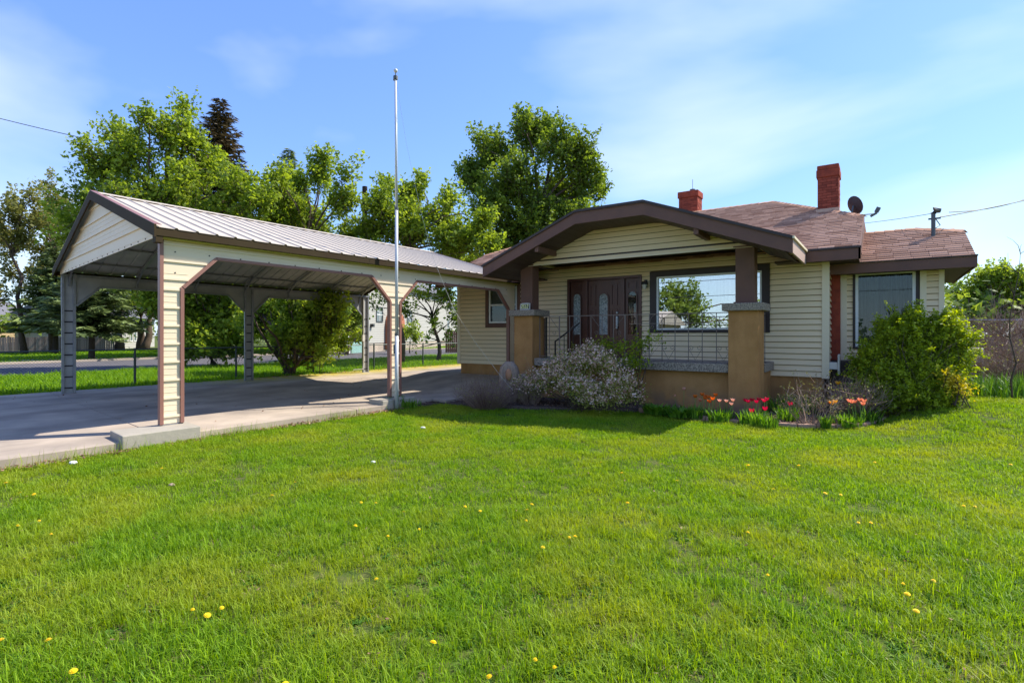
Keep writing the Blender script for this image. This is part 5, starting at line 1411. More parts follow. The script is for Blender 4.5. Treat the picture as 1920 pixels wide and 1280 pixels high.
# blooming low shrub in front of the porch
bl = [(-5.9, 10.3, .35, .55, .5, .5), (-5.45, 10.5, .62, .6, .5, .55), (-4.95, 10.6, .85, .55, .5, .5), (-4.5, 10.5, .75, .5, .45, .5), (-5.2, 10.1, .35, .7, .45, .45), (-4.6, 10.0, .35, .6, .45, .42), (-4.1, 10.2, .45, .5, .45, .42), (-3.75, 10.1, .22, .4, .4, .32), (-5.0, 10.8, 1.05, .38, .35, .33), (-6.35, 10.2, .3, .35, .35, .32), (-4.4, 9.75, .15, .5, .35, .3)]
bs, P, rg = shrub('blossoming_shrub', 'wide low shrub covered in pale pink blossom in front of the porch', (-5.4, 10.3, -.1), [(a - .42, b, c, d * 1.05, e, f) for a, b, c, d, e, f in bl], 22000, .055, 'bloomleaf', 53, stems=60, sr=.009, asp=.35)
sel = P[(rg.uniform(0, 1, len(P)) < .5)]
sel = sel[sel[:, 2] > .12]
k_ = 6; C = np.repeat(sel, k_, 0) + rg.normal(size=(len(sel) * k_, 3)) * .032 + np.array([0, -.02, .035])
m = len(C); nn = unit(rg.normal(size=(m, 3)) + np.array([0, -.3, .8])); tt = unit(np.cross(nn, rg.normal(size=(m, 3))))
V, F = quads(C, tt, np.cross(nn, tt), rg.uniform(.015, .028, m), .85)
npmesh('blossom', V, F, LM['blossom'], bs, np.repeat(rg.uniform(0, 1, m), 4))
# leafy suckers in front of the railing
shrub('climbing_shrub', 'thin leafy green stems growing up against the porch railing', (-4.6, 11.3, -.1), [(-5.3, 11.35, 1.25, .3, .2, .2), (-4.9, 11.35, 1.2, .35, .2, .25), (-4.45, 11.3, 1.2, .2, .2, .4), (-4.15, 11.3, 1.35, .25, .15, .3), (-4.55, 11.2, .85, .4, .25, .4)], 1500, .07, 'shrub', 54, stems=26, sr=.006, spread=.06)
# twiggy plants
def twiggy(name, label, base, R_, H, n, seed, tone=(.0, 1), lean=.5, r=.004, buds=None, nb=3, up=0.0):
    rng = np.random.default_rng(seed); t = thing(name, label, 'shrub', tuple(base)); mb = MB(); tips = []
    base = Vector(base)
    for k in range(n):
        a = rng.uniform(0, 2 * math.pi); rr = R_ * math.sqrt(rng.uniform(0, 1))
        p0 = base + Vector((math.cos(a) * rr * .35, math.sin(a) * rr * .35, 0)); h = H * rng.uniform(.5, 1) * (1 - .35 * rr / R_)
        p1 = base + Vector((math.cos(a) * rr, math.sin(a) * rr, h)); pts = limb_pts(p0, p1, rng, .1, 5); tn = rng.uniform(*tone)
        mb.tube(pts, [r, r * .9, r * .8, r * .6, r * .35], 3, tone=float(tn), cap=False); tips += pts[2:]
        for j in range(nb):
            q = pts[2 + j % 3]; e = q + Vector(rng.normal(size=3)) * .09 * H / .6 + Vector((0, 0, .08 * H / .6))
            mb.tube([q, q.lerp(e, .5) + Vector(rng.normal(size=3)) * .01, e], [r * .5, r * .4, r * .25], 3, tone=float(tn), cap=False); tips.append(e)
    mb.build('stems', M['twig'], t)
    if buds:
        lm, cnt, sz = buds; C = np.array([tips[i] for i in rng.integers(0, len(tips), cnt)]) + rng.normal(size=(cnt, 3)) * .015
        nn = unit(rng.normal(size=(cnt, 3))); tt = unit(np.cross(nn, rng.normal(size=(cnt, 3)))); V, F = quads(C, tt, np.cross(nn, tt), rng.uniform(.5, 1.1, cnt) * sz, .55)
        npmesh('buds', V, F, LM[lm], t, np.repeat(rng.uniform(0, 1, cnt), 4))
    return t
twiggy('bare_shrub', 'low tangled mauve brown shrub in front of the log', (-7.2, 9.35, -.13), .75, .72, 420, 61, (.0, .55), buds=('bloomleaf', 500, .018))
twiggy('bare_shrub', 'taller bare stemmed brown shrub left of the blossom shrub', (-6.6, 10.2, -.13), .45, .95, 110, 62, (.1, .8), buds=('bloomleaf', 160, .02))
twiggy('bare_shrub', 'open twiggy bush with tiny buds in the mulch bed', (-1.05, 10.75, -.1), .52, .95, 34, 63, (.2, .9), r=.006, nb=5, buds=('olive', 420, .02))
twiggy('bare_shrub', 'mauve spiny low shrub below the right house corner', (-.45, 11.9, 0), .62, .75, 170, 64, (.0, .7), buds=('bloomleaf', 380, .02))
twiggy('bare_shrub', 'thin bare brush along the wire fence at right edge', (2.5, 15.9, .3), 1.1, 1.3, 380, 65, (.3, 1.0), r=.006, nb=4, buds=('olive', 700, .03))
twiggy('bare_shrub', 'grey tangle of bare brush behind the air conditioner', (3.4, 19.0, .3), 2.0, 2.2, 480, 66, (.2, .9), r=.008, nb=5)
tr = thing('bare_sapling', 'bare grey sapling standing at the right edge of the photo', 'tree', tuple(onY(1906, 700, 13.6)))
s0, s1 = onY(1898, 700, 13.6), onY(1912, 470, 13.6)
mb = MB(); rng = np.random.default_rng(5); pts = limb_pts((s0.x, s0.y, .2), s1, rng, .02, 8); mb.tube(pts, [.017, .016, .014, .012, .01, .008, .006, .003], 5)
for i in range(1, 8):
    for k in range(3):
        e = pts[i] + Vector((rng.normal() * .35, rng.normal() * .3, rng.uniform(.05, .4))); mb.tube(limb_pts(pts[i], e, rng, .1, 4), [.006, .005, .003, .002], 3, cap=False)
mb.build('stems', M['bark'], tr)

# --- carved log with hollow
lg0 = Vector((-7.28, 10.35, -.1))
lg = thing('stump_log', 'upright weathered log with a hollow, behind the brown shrub', 'log', tuple(lg0))
vs = []; fs = []; N = 20; K = 9; rng = random.Random(8)
for k in range(K):
    t = k / (K - 1); z = t * .98
    r = .26 - .05 * t if t < .75 else .225 * math.sqrt(max(.02, 1 - ((t - .75) / .27) ** 2))
    for i in range(N):
        a = 2 * math.pi * i / N; rr = r * (1 + .07 * math.sin(3 * a + k * .4) + .04 * math.sin(7 * a) + rng.uniform(-.02, .02))
        da = abs((a - 4.9 + math.pi) % (2 * math.pi) - math.pi)
        if da < .5 and .45 < t < .9: rr *= .55
        vs.append(lg0 + Vector((rr * math.cos(a) * 1.05, rr * math.sin(a), z)))
for k in range(K - 1):
    for i in range(N): fs.append((k * N + i, k * N + (i + 1) % N, (k + 1) * N + (i + 1) % N, (k + 1) * N + i))
fs.append(tuple((K - 1) * N + i for i in range(N)))
M['log'] = mat('grey_weathered_log', (0.34, 0.25, 0.18), .95, streak=((14, 14, 1.5), .8, (.13, .10, .085)), bump=(18, 1, .03))
MB().add(vs, fs).build('log_body', M['log'], lg, smooth=True)
MB().ball(lg0 + Vector((.06, -.13, .68)), .11, 10, 7, (.8, .55, 1.3)).build('hollow', mat('orange_brown_heartwood', (.42, .22, .12), .9, bump=(25, .8, .02)), lg, smooth=True)
MB().ball(lg0 + Vector((.36, .05, .55)), .15, 8, 6, (.8, .8, 1.1)).tube([lg0 + Vector((.36, .05, -.02)), lg0 + Vector((.37, .05, .55))], [.17, .14], 8).build('side_stub', M['log'], lg, smooth=True)

# ------------------------------------------------------------------ flower bed
bedpx = [(757, 757), (830, 759), (930, 765), (1060, 769), (1200, 771), (1290, 784), (1390, 795), (1480, 801), (1560, 803), (1620, 800), (1655, 791), (1662, 782), (1652, 772), (1640, 764)]
bed = [onZ(a, b, -.12) for a, b in bedpx]
back = [(-.1, 13.1), (-2.0, 13.1), (-2.0, 11.6), (-8.1, 11.5), (-8.3, 10.3), (-8.6, 8.6)]
poly = [(p.x, p.y) for p in bed] + back
mb = MB(); mb.prism(poly, lambda p, q, t: (p, q, t), -.3, -.06)
struct(mb.build('flower_bed_soil', M['mulch']))
PX_, PY_ = np.array([p[0] for p in poly]), np.array([p[1] for p in poly])
def inpoly(x, y, X, Y):
    c = np.zeros(len(x), bool); j = len(X) - 1
    for i in range(len(X)):
        cond = ((Y[i] > y) != (Y[j] > y)) & (x < (X[j] - X[i]) * (y - Y[i]) / (Y[j] - Y[i] + 1e-12) + X[i]); c ^= cond; j = i
    return c
ed = thing('bed_edging', 'curved terracotta edging stones around the tulip bed', 'edging', tuple(bed[6]))
def resample(P, step):
    out = [P[0]]; acc = 0
    for a, b in zip(P[:-1], P[1:]):
        L = (b - a).length; s = step - acc
        while s <= L: out.append(a.lerp(b, s / L)); s += step
        acc = (acc + L) % step if L + acc >= step else acc + L
    return out
ep = resample(bed[4:], .31)
rng = random.Random(2)
for a, b in zip(ep[:-1], ep[1:]):
    d = (b - a).normalized(); w = .065
    c0 = a + d * .006 + Vector((0, 0, .02 + rng.uniform(-.006, .008))); c1 = b - d * .006 + Vector((0, 0, .02 + rng.uniform(-.006, .008)))
    MB().bar(c0, c1, .12, .11).build('edging_stone', M['edging'], ed, bevel=.012)
big = onZ(1652, 786, -.1)
for dx, dy, s_, lab in ((0, 0, .13, 'salmon pink flat stone at the bed corner'), (-.02, .32, .1, 'small buff stone behind the salmon one'),):
    tag(MB().ball(big + Vector((dx, dy, .0)), s_, 9, 6, (1.1, .9, .45)).build('stone', M['edging']), lab, 'stone')
# mulch pieces
rng = np.random.default_rng(71)
n = 14000
x = rng.uniform(-8.6, .2, n); y = rng.uniform(8.4, 13, n); ok = inpoly(x, y, PX_, PY_); x, y = x[ok], y[ok]; n = len(x)
C = np.stack([x, y, -.053 + rng.uniform(0, .03, n)], 1); nn = unit(rng.normal(size=(n, 3)) * .5 + np.array([0, 0, 1])); tt = unit(np.cross(nn, rng.normal(size=(n, 3))))
V, F = quads(C, tt, np.cross(nn, tt), rng.uniform(.015, .045, n), .3)
stuff(npmesh('bark_mulch', V, F, M['mulchbits'], None, np.repeat(rng.uniform(0, 1, n) ** 1.5, 4)))

# ------------------------------------------------------------------ flowers
def blade(V_, F_, T_, base, az, ln, wd, curl, tone, rng):
    n0 = len(V_); d = np.array([math.cos(az), math.sin(az), 0]); sd_ = np.array([-d[1], d[0], 0])
    for k in range(4):
        t = k / 3; p = np.array(base) + d * ln * (curl * t * t * .8 + .06 * t) + np.array([0, 0, ln * (t - curl * .45 * t * t)]); w = wd * (1 - t) ** .6 * (.6 + t if t < .4 else 1)
        V_ += [p - sd_ * w, p + sd_ * w]; T_ += [tone] * 2
    for k in range(3): F_.append((n0 + 2 * k, n0 + 2 * k + 1, n0 + 2 * k + 3, n0 + 2 * k + 2))
def tulip(name, label, group, p, h, lm, rng, open_=.5, nleaf=3, s=1.0):
    base = Vector(p); t = thing(name, label, 'tulip', tuple(base), group)
    tip = base + Vector((rng.normal() * .02, rng.normal() * .02, h))
    MB().tube([base, base.lerp(tip, .5) + Vector((rng.normal() * .01, 0, 0)), tip], .005 * s, 5).build('stem', M['stemgreen'], t)
    V_, F_, T_ = [], [], []
    for k in range(nleaf): blade(V_, F_, T_, base, rng.uniform(0, 6.28), rng.uniform(.16, .25), .02, rng.uniform(.2, .6), rng.uniform(.2, .9), rng)
    npmesh('leaf', np.array(V_), np.array(F_), LM['lily'], t, T_)
    V_, F_, T_ = [], [], []
    for k in range(6):
        a = k * math.pi / 3 + rng.uniform(-.15, .15); d = np.array([math.cos(a), math.sin(a), 0]); sd_ = np.array([-d[1], d[0], 0]); n0 = len(V_); tn = rng.uniform(0, 1)
        for q, (rr, zz, ww) in enumerate(((.006, 0, .008), (.026, .022, .023), (.030 + .018 * open_, .048, .019), (.024 + .045 * open_, .07 - .012 * open_, .002))):
            c = np.array(tip) + (d * rr + np.array([0, 0, zz])) * s; V_ += [c - sd_ * ww * s, c + sd_ * ww * s]; T_ += [tn * .6 + q * .1] * 2
        for q in range(3): F_.append((n0 + 2 * q, n0 + 2 * q + 1, n0 + 2 * q + 3, n0 + 2 * q + 2))
    npmesh('petals', np.array(V_), np.array(F_), LM[lm], t, T_)
M['stemgreen'] = mat('tulip_stem_green', (.12, .24, .05), .6)
rng = np.random.default_rng(81)
def tul(px, py, Y, lm, label, group, open_=.5, s=1.0, nleaf=3):
    tpos = onY(px, py, Y); zb = -.09
    tulip('tulip', label, group, (tpos.x, tpos.y, zb), max(.12, tpos.z - zb - .05), lm, rng, open_, nleaf, s)
def ordl(i, n): return 'leftmost' if i == 0 else 'rightmost' if i == n - 1 else ('second', 'third', 'fourth', 'fifth', 'sixth', 'seventh', 'eighth', 'ninth')[i - 1] + ' from left'
def row(pts, lm, txt, g, open_, s):
    pts = sorted(pts)
    for i, (px, py, Y) in enumerate(pts): tul(px, py, Y, lm, ordl(i, len(pts)) + ' ' + txt, g, open_, s)
g = 'crimson tulips at the foot of the right pier'
row(((1396, 748, 10.75), (1404, 750, 10.6), (1411, 747, 10.8), (1418, 750, 10.65), (1424, 746, 10.8), (1431, 748, 10.7), (1437, 745, 10.9)), 'red', 'crimson tulip in the dense row by the right pier', g, .7, 1.0)
for px, py, Y, lab in ((1407, 768, 10.3, 'dark red tulip hanging low in front of the crimson row'), (1434, 764, 10.35, 'bright red tulip low at the right end of the crimson row'), (1479, 755, 10.9, 'single red tulip among strap leaves right of the pier')):
    tul(px, py, Y, 'red', lab, None, .4, 1.15)
g = 'orange tulips before the porch plinth'
row(((1304, 741, 10.6), (1318, 737, 10.65), (1322, 744, 10.6), (1329, 742, 10.65), (1336, 745, 10.5), (1342, 738, 10.7), (1331, 750, 10.5), (1325, 741, 10.75)), 'orange', 'orange tulip in the cluster before the porch plinth', g, .45, 1.0)
for px, py, Y, lab in ((1310, 748, 10.9, 'coral tulip left of the orange cluster'),): tul(px, py, Y, 'coral', lab, None, .4)
g = 'peach tulips between orange and crimson ones'
row(((1350, 748, 10.5), (1363, 749, 10.5), (1369, 754, 10.4), (1375, 747, 10.5)), 'peach', 'small peach tulip between the orange cluster and crimson row', g, .7, .85)
tul(1280, 727, 11.2, 'peach', 'lone tall pale tulip left of the orange cluster', None, .2, .9, 2)
tul(1268, 739, 11.2, 'peach', 'thin pale bud left of the lone tall tulip', None, .0, .6, 2)
g = 'golden tulips in the bed corner'
row(((1558, 752, 11.0), (1564, 750, 11.1), (1568, 754, 10.95)), 'gold', 'golden tulip of three beside the twiggy bush', g, .8, 1.0)
tul(1577, 716, 12.0, 'gold', 'lone yellow orange tulip below the red chimney column', None, .8, 1.1)
g = 'coral tulips at the right bed end'
row(((1590, 748, 11.3), (1597, 751, 11.2), (1604, 750, 11.3), (1612, 747, 11.3), (1615, 754, 11.2), (1619, 749, 11.3)), 'coral', 'coral tulip in the clump at the right bed end', g, .7, 1.0)
# leafy clumps
def clump(name, label, px, py, Y, n, ln, R_, lm='lily', wd=.012, curl=(.1, .6), cat='plant', z0=None, group=None):
    p = onY(px, py, Y); z0 = -.09 if z0 is None else z0; V_, F_, T_ = [], [], []
    for k in range(int(n * 1.5)):
        a = rng.uniform(0, 6.28); r = R_ * math.sqrt(rng.uniform()); blade(V_, F_, T_, (p.x + r * math.cos(a), p.y + r * math.sin(a), z0), a + rng.normal() * .7, 1.0 * ln * rng.uniform(.6, 1.1), 1.35 * wd * rng.uniform(.7, 1.2), rng.uniform(*curl), rng.uniform(0, 1), rng)
    o = npmesh(name, np.array(V_) - np.array([p.x, p.y, z0]), np.array(F_), LM[lm], None, T_); o.location = (p.x, p.y, z0)
    return tag(o, label, cat, group)
for px, py, Y, n, ln, R_, lab, *wd_ in ((1235, 762, 10.7, 130, .24, .3, 'dark leafy perennial clump beside the blossom shrub', .034), (1275, 768, 10.55, 130, .24, .3, 'leafy perennial clump left of the orange tulips', .03),
    (1305, 765, 10.45, 50, .3, .12, 'green leaf tuft under the coral tulip'), (1350, 772, 10.35, 90, .28, .2, 'bright leaf tuft under the peach tulips'), (1412, 775, 10.3, 95, .32, .22, 'dense bright leaf tuft below the crimson tulips'), (1440, 780, 10.1, 60, .3, .15, 'bright strap leaves right of the crimson row'),
    (1478, 765, 11.0, 60, .36, .18, 'daylily leaves behind the twiggy bush'), (1465, 740, 12.0, 60, .5, .25, 'tall arching strap leaves at the house foundation'), (1500, 735, 12.2, 60, .5, .3, 'strap leaves under the siding right of the pier'),
    (1548, 780, 10.6, 40, .28, .08, 'small upright leaf tuft near the bed front edge'), (1590, 775, 11.0, 70, .28, .18, 'leaf tuft under the coral tulips'), (1622, 765, 11.7, 80, .34, .25, 'grassy leaf clump at the right bed end'), (742, 770, 8.35, 90, .28, .22, 'weedy green tuft at the foot of the flagpole'), (770, 770, 8.5, 50, .2, .25, 'weedy green tuft right of the flagpole')):
    clump('leaf_clump', lab, px, py, Y, n, ln, R_, wd=wd_[0] if wd_ else .012, curl=(.5, 1.0) if wd_ else (.1, .6))
for i, (x_, y_, lab) in enumerate(((1.5, 14.1, 'daylily clump right against the round shrub'), (1.85, 14.0, 'second daylily clump right of the round shrub'), (2.15, 14.3, 'middle daylily clump before the brush'), (2.45, 14.2, 'daylily clump near the right edge'), (2.8, 14.4, 'rightmost daylily clump at the photo edge'))):
    V_, F_, T_ = [], [], []
    for k in range(150):
        a = rng.uniform(0, 6.28); r = .42 * math.sqrt(rng.uniform()); blade(V_, F_, T_, (r * math.cos(a), r * math.sin(a), 0), a * .3 + rng.normal() * .9, rng.uniform(.35, .62), .013, rng.uniform(.1, .7), rng.uniform(0, 1), rng)
    o = npmesh('daylily_clump', np.array(V_), np.array(F_), LM['lily'], None, T_); o.location = (x_, y_, float(lawnz(x_, y_)) - .01); tag(o, lab, 'daylily')

LM['weed'] = leaf_mat('dark_broad_weed_leaves', (0.05, 0.13, 0.012), (0.15, 0.30, 0.03), 0.35)
# ------------------------------------------------------------------ grass: tufts scattered by geometry nodes
def tuft_mesh(name, nb, rad, h, w, lm, seed, bend=.6):
    rng = np.random.default_rng(seed); Vs, Fs, Ts = [], [], []
    for k in range(nb):
        a = rng.uniform(0, 6.28); r = rad * math.sqrt(rng.uniform()); p = np.array([r * math.cos(a), r * math.sin(a), -.01]); az = rng.uniform(0, 6.28)
        d = np.array([math.cos(az), math.sin(az), 0]); sd_ = np.array([-d[1], d[0], 0]); hh = h * rng.uniform(.45, 1.2); b = bend * rng.uniform(.1, 1.2); ww = w * rng.uniform(.7, 1.2); n0 = len(Vs)
        p1 = p + d * hh * b * .3 + np.array([0, 0, hh * .55]); p2 = p + d * hh * b + np.array([0, 0, hh * (1 - .3 * b)])
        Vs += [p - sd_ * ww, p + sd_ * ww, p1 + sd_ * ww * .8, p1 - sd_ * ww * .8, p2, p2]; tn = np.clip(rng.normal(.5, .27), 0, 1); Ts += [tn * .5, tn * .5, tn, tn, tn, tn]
        Fs += [(n0, n0 + 1, n0 + 2, n0 + 3), (n0 + 3, n0 + 2, n0 + 4, n0 + 5)]
    me = bpy.data.meshes.new(name); me.from_pydata([tuple(v) for v in Vs], [], Fs); a_ = me.attributes.new('tone', 'FLOAT', 'POINT'); a_.data.foreach_set('value', Ts); me.materials.append(LM[lm]); me.update()
    return bpy.data.objects.new(name, me)
def scatter(name, pts, protos, seed, smin, smax):
    col = bpy.data.collections.new(name + '_tufts')
    for o in protos: col.objects.link(o)
    me = bpy.data.meshes.new(name); me.vertices.add(len(pts)); me.vertices.foreach_set('co', pts.astype(np.float32).ravel()); me.update()
    o = bpy.data.objects.new(name, me); COL.objects.link(o); stuff(o)
    ng = bpy.data.node_groups.new(name + '_nodes', 'GeometryNodeTree')
    ng.interface.new_socket('Geometry', in_out='INPUT', socket_type='NodeSocketGeometry'); ng.interface.new_socket('Geometry', in_out='OUTPUT', socket_type='NodeSocketGeometry')
    N, L = ng.nodes, ng.links
    gi, go = N.new('NodeGroupInput'), N.new('NodeGroupOutput')
    ci = N.new('GeometryNodeCollectionInfo'); ci.inputs['Collection'].default_value = col; ci.inputs['Separate Children'].default_value = True; ci.inputs['Reset Children'].default_value = True
    ip = N.new('GeometryNodeInstanceOnPoints'); ip.inputs['Pick Instance'].default_value = True
    rr = N.new('FunctionNodeRandomValue'); rr.data_type = 'FLOAT_VECTOR'; rr.inputs[0].default_value = (-.12, -.12, 0); rr.inputs[1].default_value = (.12, .12, 6.283); rr.inputs['Seed'].default_value = seed
    rs_ = N.new('FunctionNodeRandomValue'); rs_.data_type = 'FLOAT'; rs_.inputs[2].default_value = smin; rs_.inputs[3].default_value = smax; rs_.inputs['Seed'].default_value = seed + 1
    L.new(gi.outputs[0], ip.inputs['Points']); L.new(ci.outputs[0], ip.inputs['Instance']); L.new(rr.outputs[0], ip.inputs['Rotation']); L.new(rs_.outputs[1], ip.inputs['Scale']); L.new(ip.outputs[0], go.inputs[0])
    md = o.modifiers.new('scatter', 'NODES'); md.node_group = ng
    return o
def in_view(x, y, z, m=90):
    d = -SN * x + CS * y; u = (CS * x + SN * y) / np.maximum(d, .01); py = 627 - 1000 * (z - CZ) / np.maximum(d, .01); px = 960 + 1000 * u
    return (d > .3) & (px > -m) & (px < 1920 + m) & (py < 1280 + 2 * m)
rng = np.random.default_rng(91)
def lawn_points(dens, dmin, dmax):
    n = int(dens * 34 * 30); x = rng.uniform(-9.2, 22, n); y = rng.uniform(-1, 27, n); d = -SN * x + CS * y
    z = lawnz(x, y); k = (d >= dmin) & (d < dmax) & in_view(x, y, z) & (x > -8.74 + .06 * np.sin(y * 3))
    k &= ~inpoly(x, y, PX_, PY_) & ~((x < 1.35) & (y > 12.7)) & ~((y > 13.8 + .2 * (x - 2)) & (x > 1))
    f = np.sin(x * 2.1 + np.sin(y * 1.7) * 2) + np.sin(y * 2.9 + x * .7) + rng.normal(size=n) * .8
    k &= (f > -1.75)
    return np.stack([x[k], y[k], z[k]], 1)
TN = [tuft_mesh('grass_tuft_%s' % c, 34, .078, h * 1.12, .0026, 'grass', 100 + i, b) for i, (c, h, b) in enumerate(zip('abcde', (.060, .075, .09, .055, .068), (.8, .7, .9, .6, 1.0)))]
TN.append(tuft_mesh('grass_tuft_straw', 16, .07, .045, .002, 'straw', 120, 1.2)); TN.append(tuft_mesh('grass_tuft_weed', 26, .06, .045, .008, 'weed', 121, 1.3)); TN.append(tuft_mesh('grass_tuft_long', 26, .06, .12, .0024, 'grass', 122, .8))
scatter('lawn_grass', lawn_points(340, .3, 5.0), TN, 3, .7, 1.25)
TM = [tuft_mesh('grass_patch_%s' % c, 42, .12, h, .0036, 'grass', 130 + i, .8) for i, (c, h) in enumerate(zip('abcd', (.06, .07, .08, .055)))]
scatter('lawn_grass_beyond', lawn_points(120, 5.0, 16.5), TM, 5, .75, 1.2)
n = 4200; x = rng.uniform(-27.0, -18.0, n * 3); y = rng.uniform(-6, 42, n * 3); k = in_view(x, y, 0 * x) & ~((x < -26.7)); 
TV = [tuft_mesh('verge_patch_%s' % c, 46, .3, h, .010, 'verge', 140 + i, .7) for i, (c, h) in enumerate(zip('abc', (.16, .22, .13)))]
scatter('verge_grass', np.stack([x[k], y[k], 0 * x[k] - .1], 1), TV, 7, .7, 1.3)
n = 9000; x = rng.uniform(-64, -37, n); y = rng.uniform(-12, 60, n); k = in_view(x, y, 0 * x) & (x < -39.5 - .03 * y) & ~((x > -44.9 - .0 * y) & (x < -41.5) & (abs(x + 43.0) < 0.2))
TF = [tuft_mesh('far_patch_%s' % c, 40, .5, h, .02, 'verge', 150 + i, .9) for i, (c, h) in enumerate(zip('ab', (.14, .10)))]
scatter('far_lawn_grass', np.stack([x[k], y[k], 0 * x[k] - .1], 1), TF, 9, .8, 1.3)
# taller tufts that stand out in the lawn
tall = [(1225, 1012, .17, 120, 'largest pale green grass tuft, lawn centre right'), (545, 1028, .12, 60, 'loose tall grass tuft left of the lawn centre'), (1100, 985, .10, 55, 'grass tuft left of the largest one'), (1362, 1040, .13, 45, 'dark long bladed tuft right of the largest one'), (435, 1050, .09, 60, 'low grass tuft in the left lawn'), (895, 1085, .12, 60, 'grass tuft below the lawn centre'), (1155, 975, .09, 50, 'small grass tuft behind the largest one'), (985, 1190, .10, 60, 'grass tuft near the bottom centre'), (170, 968, .08, 60, 'grass tuft in the upper left lawn'), (1325, 940, .08, 40, 'pale small tuft in the middle of the right lawn'), (1700, 1035, .09, 50, 'bright tuft in the right lawn'), (1900, 1160, .10, 60, 'tuft by the right edge of the lawn')]
for px, py, h, n, lab in tall:
    p = onZ(px, py, -.13); V_, F_, T_ = [], [], []
    for k in range(n):
        a = rng.uniform(0, 6.28); r = .12 * rng.uniform() ** .7; blade(V_, F_, T_, (r * math.cos(a), r * math.sin(a), 0), a + rng.normal() * .5, h * rng.uniform(.5, 1.15), .0025, rng.uniform(.2, .9), rng.uniform(.4, 1), rng)
    o = npmesh('grass_clump', np.array(V_), np.array(F_), LM['grass'], None, T_); o.location = (p.x, p.y, float(lawnz(p.x, p.y)) - .01); tag(o, lab, 'grass tuft')
# weeds along the slab edge
rngw = np.random.default_rng(95); V_, F_, T_ = [], [], []
for k in range(1700):
    y = rngw.uniform(1.2, 8.6); x = -8.76 + abs(rngw.normal()) * .09
    if rngw.uniform() < .5 + .5 * math.sin(y * 3.1): blade(V_, F_, T_, (x, y, -.13), rngw.uniform(0, 6.28), rngw.uniform(.06, .26), .003, rngw.uniform(.1, .8), rngw.uniform(.3, 1), rngw)
stuff(npmesh('edge_weeds', np.array(V_), np.array(F_), LM['grass'], None, T_))
# leaf litter
def litter(name, xr, yr, z, n, size, seed):
    r = np.random.default_rng(seed); x = r.uniform(*xr, n); y = r.uniform(*yr, n); C = np.stack([x, y, z + r.uniform(0, .02, n)], 1); nn = unit(r.normal(size=(n, 3)) * .45 + np.array([0, 0, 1])); tt = unit(np.cross(nn, r.normal(size=(n, 3)))); V, F = quads(C, tt, np.cross(nn, tt), r.uniform(.5, 1.1, n) * size, .6)
    stuff(npmesh(name, V, F, LM['litter'], None, np.repeat(r.uniform(0, 1, n) ** 1.6, 4)))
litter('fallen_leaves', (-8.8, -8.55), (1.5, 8.3), -.10, 900, .026, 1)
litter('fallen_leaves_verge', (-18.9, -17.6), (10, 22), -.02, 1500, .06, 2)
litter('driveway_debris', (-17.5, -9.2), (3.5, 13), .004, 130, .03, 4)
litter('lawn_debris', (-8, 4), (1, 9), -.08, 420, .014, 5)
# dandelions
dp = [(41, 925), (68, 926), (243, 927), (15, 905), (28, 987), (73, 977), (95, 1003), (304, 877), (415, 878), (508, 931), (556, 905), (618, 891), (676, 942), (703, 944), (663, 988), (785, 992), (758, 960), (870, 948), (900, 957), (725, 1007), (710, 1087), (360, 1150), (385, 1155), (415, 1142), (10, 1204), (95, 1207), (138, 1262), (808, 1206), (923, 1270), (1003, 1240), (1045, 1258), (530, 1278), (990, 958), (1065, 1012), (1078, 1012), (1015, 1030), (1168, 887), (1128, 868), (1178, 946), (1268, 900), (1376, 875), (1405, 870), (1500, 873), (1545, 924), (1575, 927), (1450, 915), (1608, 981), (1630, 982), (1442, 1082), (1695, 1097), (1700, 1112), (1746, 1090), (1715, 1143), (1808, 952), (1825, 952), (1668, 880), (1640, 866), (1895, 870), (995, 947), (985, 979), (1400, 1000), (1305, 880)]
dr_ = random.Random(3); first = None
def dandelion(p, s, label, group):
    t = thing('dandelion', label, 'dandelion', tuple(p), group); p = Vector(p); h = .055 * s
    MB().tube([p, p + Vector((.004, 0, h))], .0022, 4).build('stem', M['stemgreen'], t)
    V_, F_, T_ = [], [], []
    for ring, (n, r, z) in enumerate(((16, .021, .002), (13, .016, .007), (9, .009, .010))):
        for k in range(n):
            a = 2 * math.pi * (k + ring * .4) / n; d = np.array([math.cos(a), math.sin(a), 0]); sd_ = np.array([-d[1], d[0], 0]); c = np.array(p) + np.array([.004, 0, h + z]); n0 = len(V_)
            V_ += [c + sd_ * .001, c - sd_ * .001, c + d * r * s - sd_ * .0028 * s, c + d * r * s + sd_ * .0028 * s]; T_ += [.2 * ring, .2 * ring, .8, .8]; F_.append((n0, n0 + 1, n0 + 2, n0 + 3))
    npmesh('flower_head', np.array(V_), np.array(F_), LM['yellow'], t, T_)
    return t
first = dandelion((0, 0, 0), 1.0, 'open yellow dandelion flower in the lawn', 'dandelions in flower across the lawn')
def put(o, px, py, i):
    p = onZ(px, py, -.07); o.location = (p.x, p.y, float(lawnz(p.x, p.y)) + .012); o.rotation_euler = (dr_.uniform(-.3, .3), dr_.uniform(-.3, .3), dr_.uniform(0, 6.28)); s = dr_.uniform(.55, .9) * (1.25 if py < 960 else 1); o.scale = (s, s, 1)
cells = {}
for px, py in dp:
    cells.setdefault((int(py > 895) + int(py > 970) + int(py > 1070) + int(py > 1180), min(5, px // 320)), []).append((px, py))
i = 0
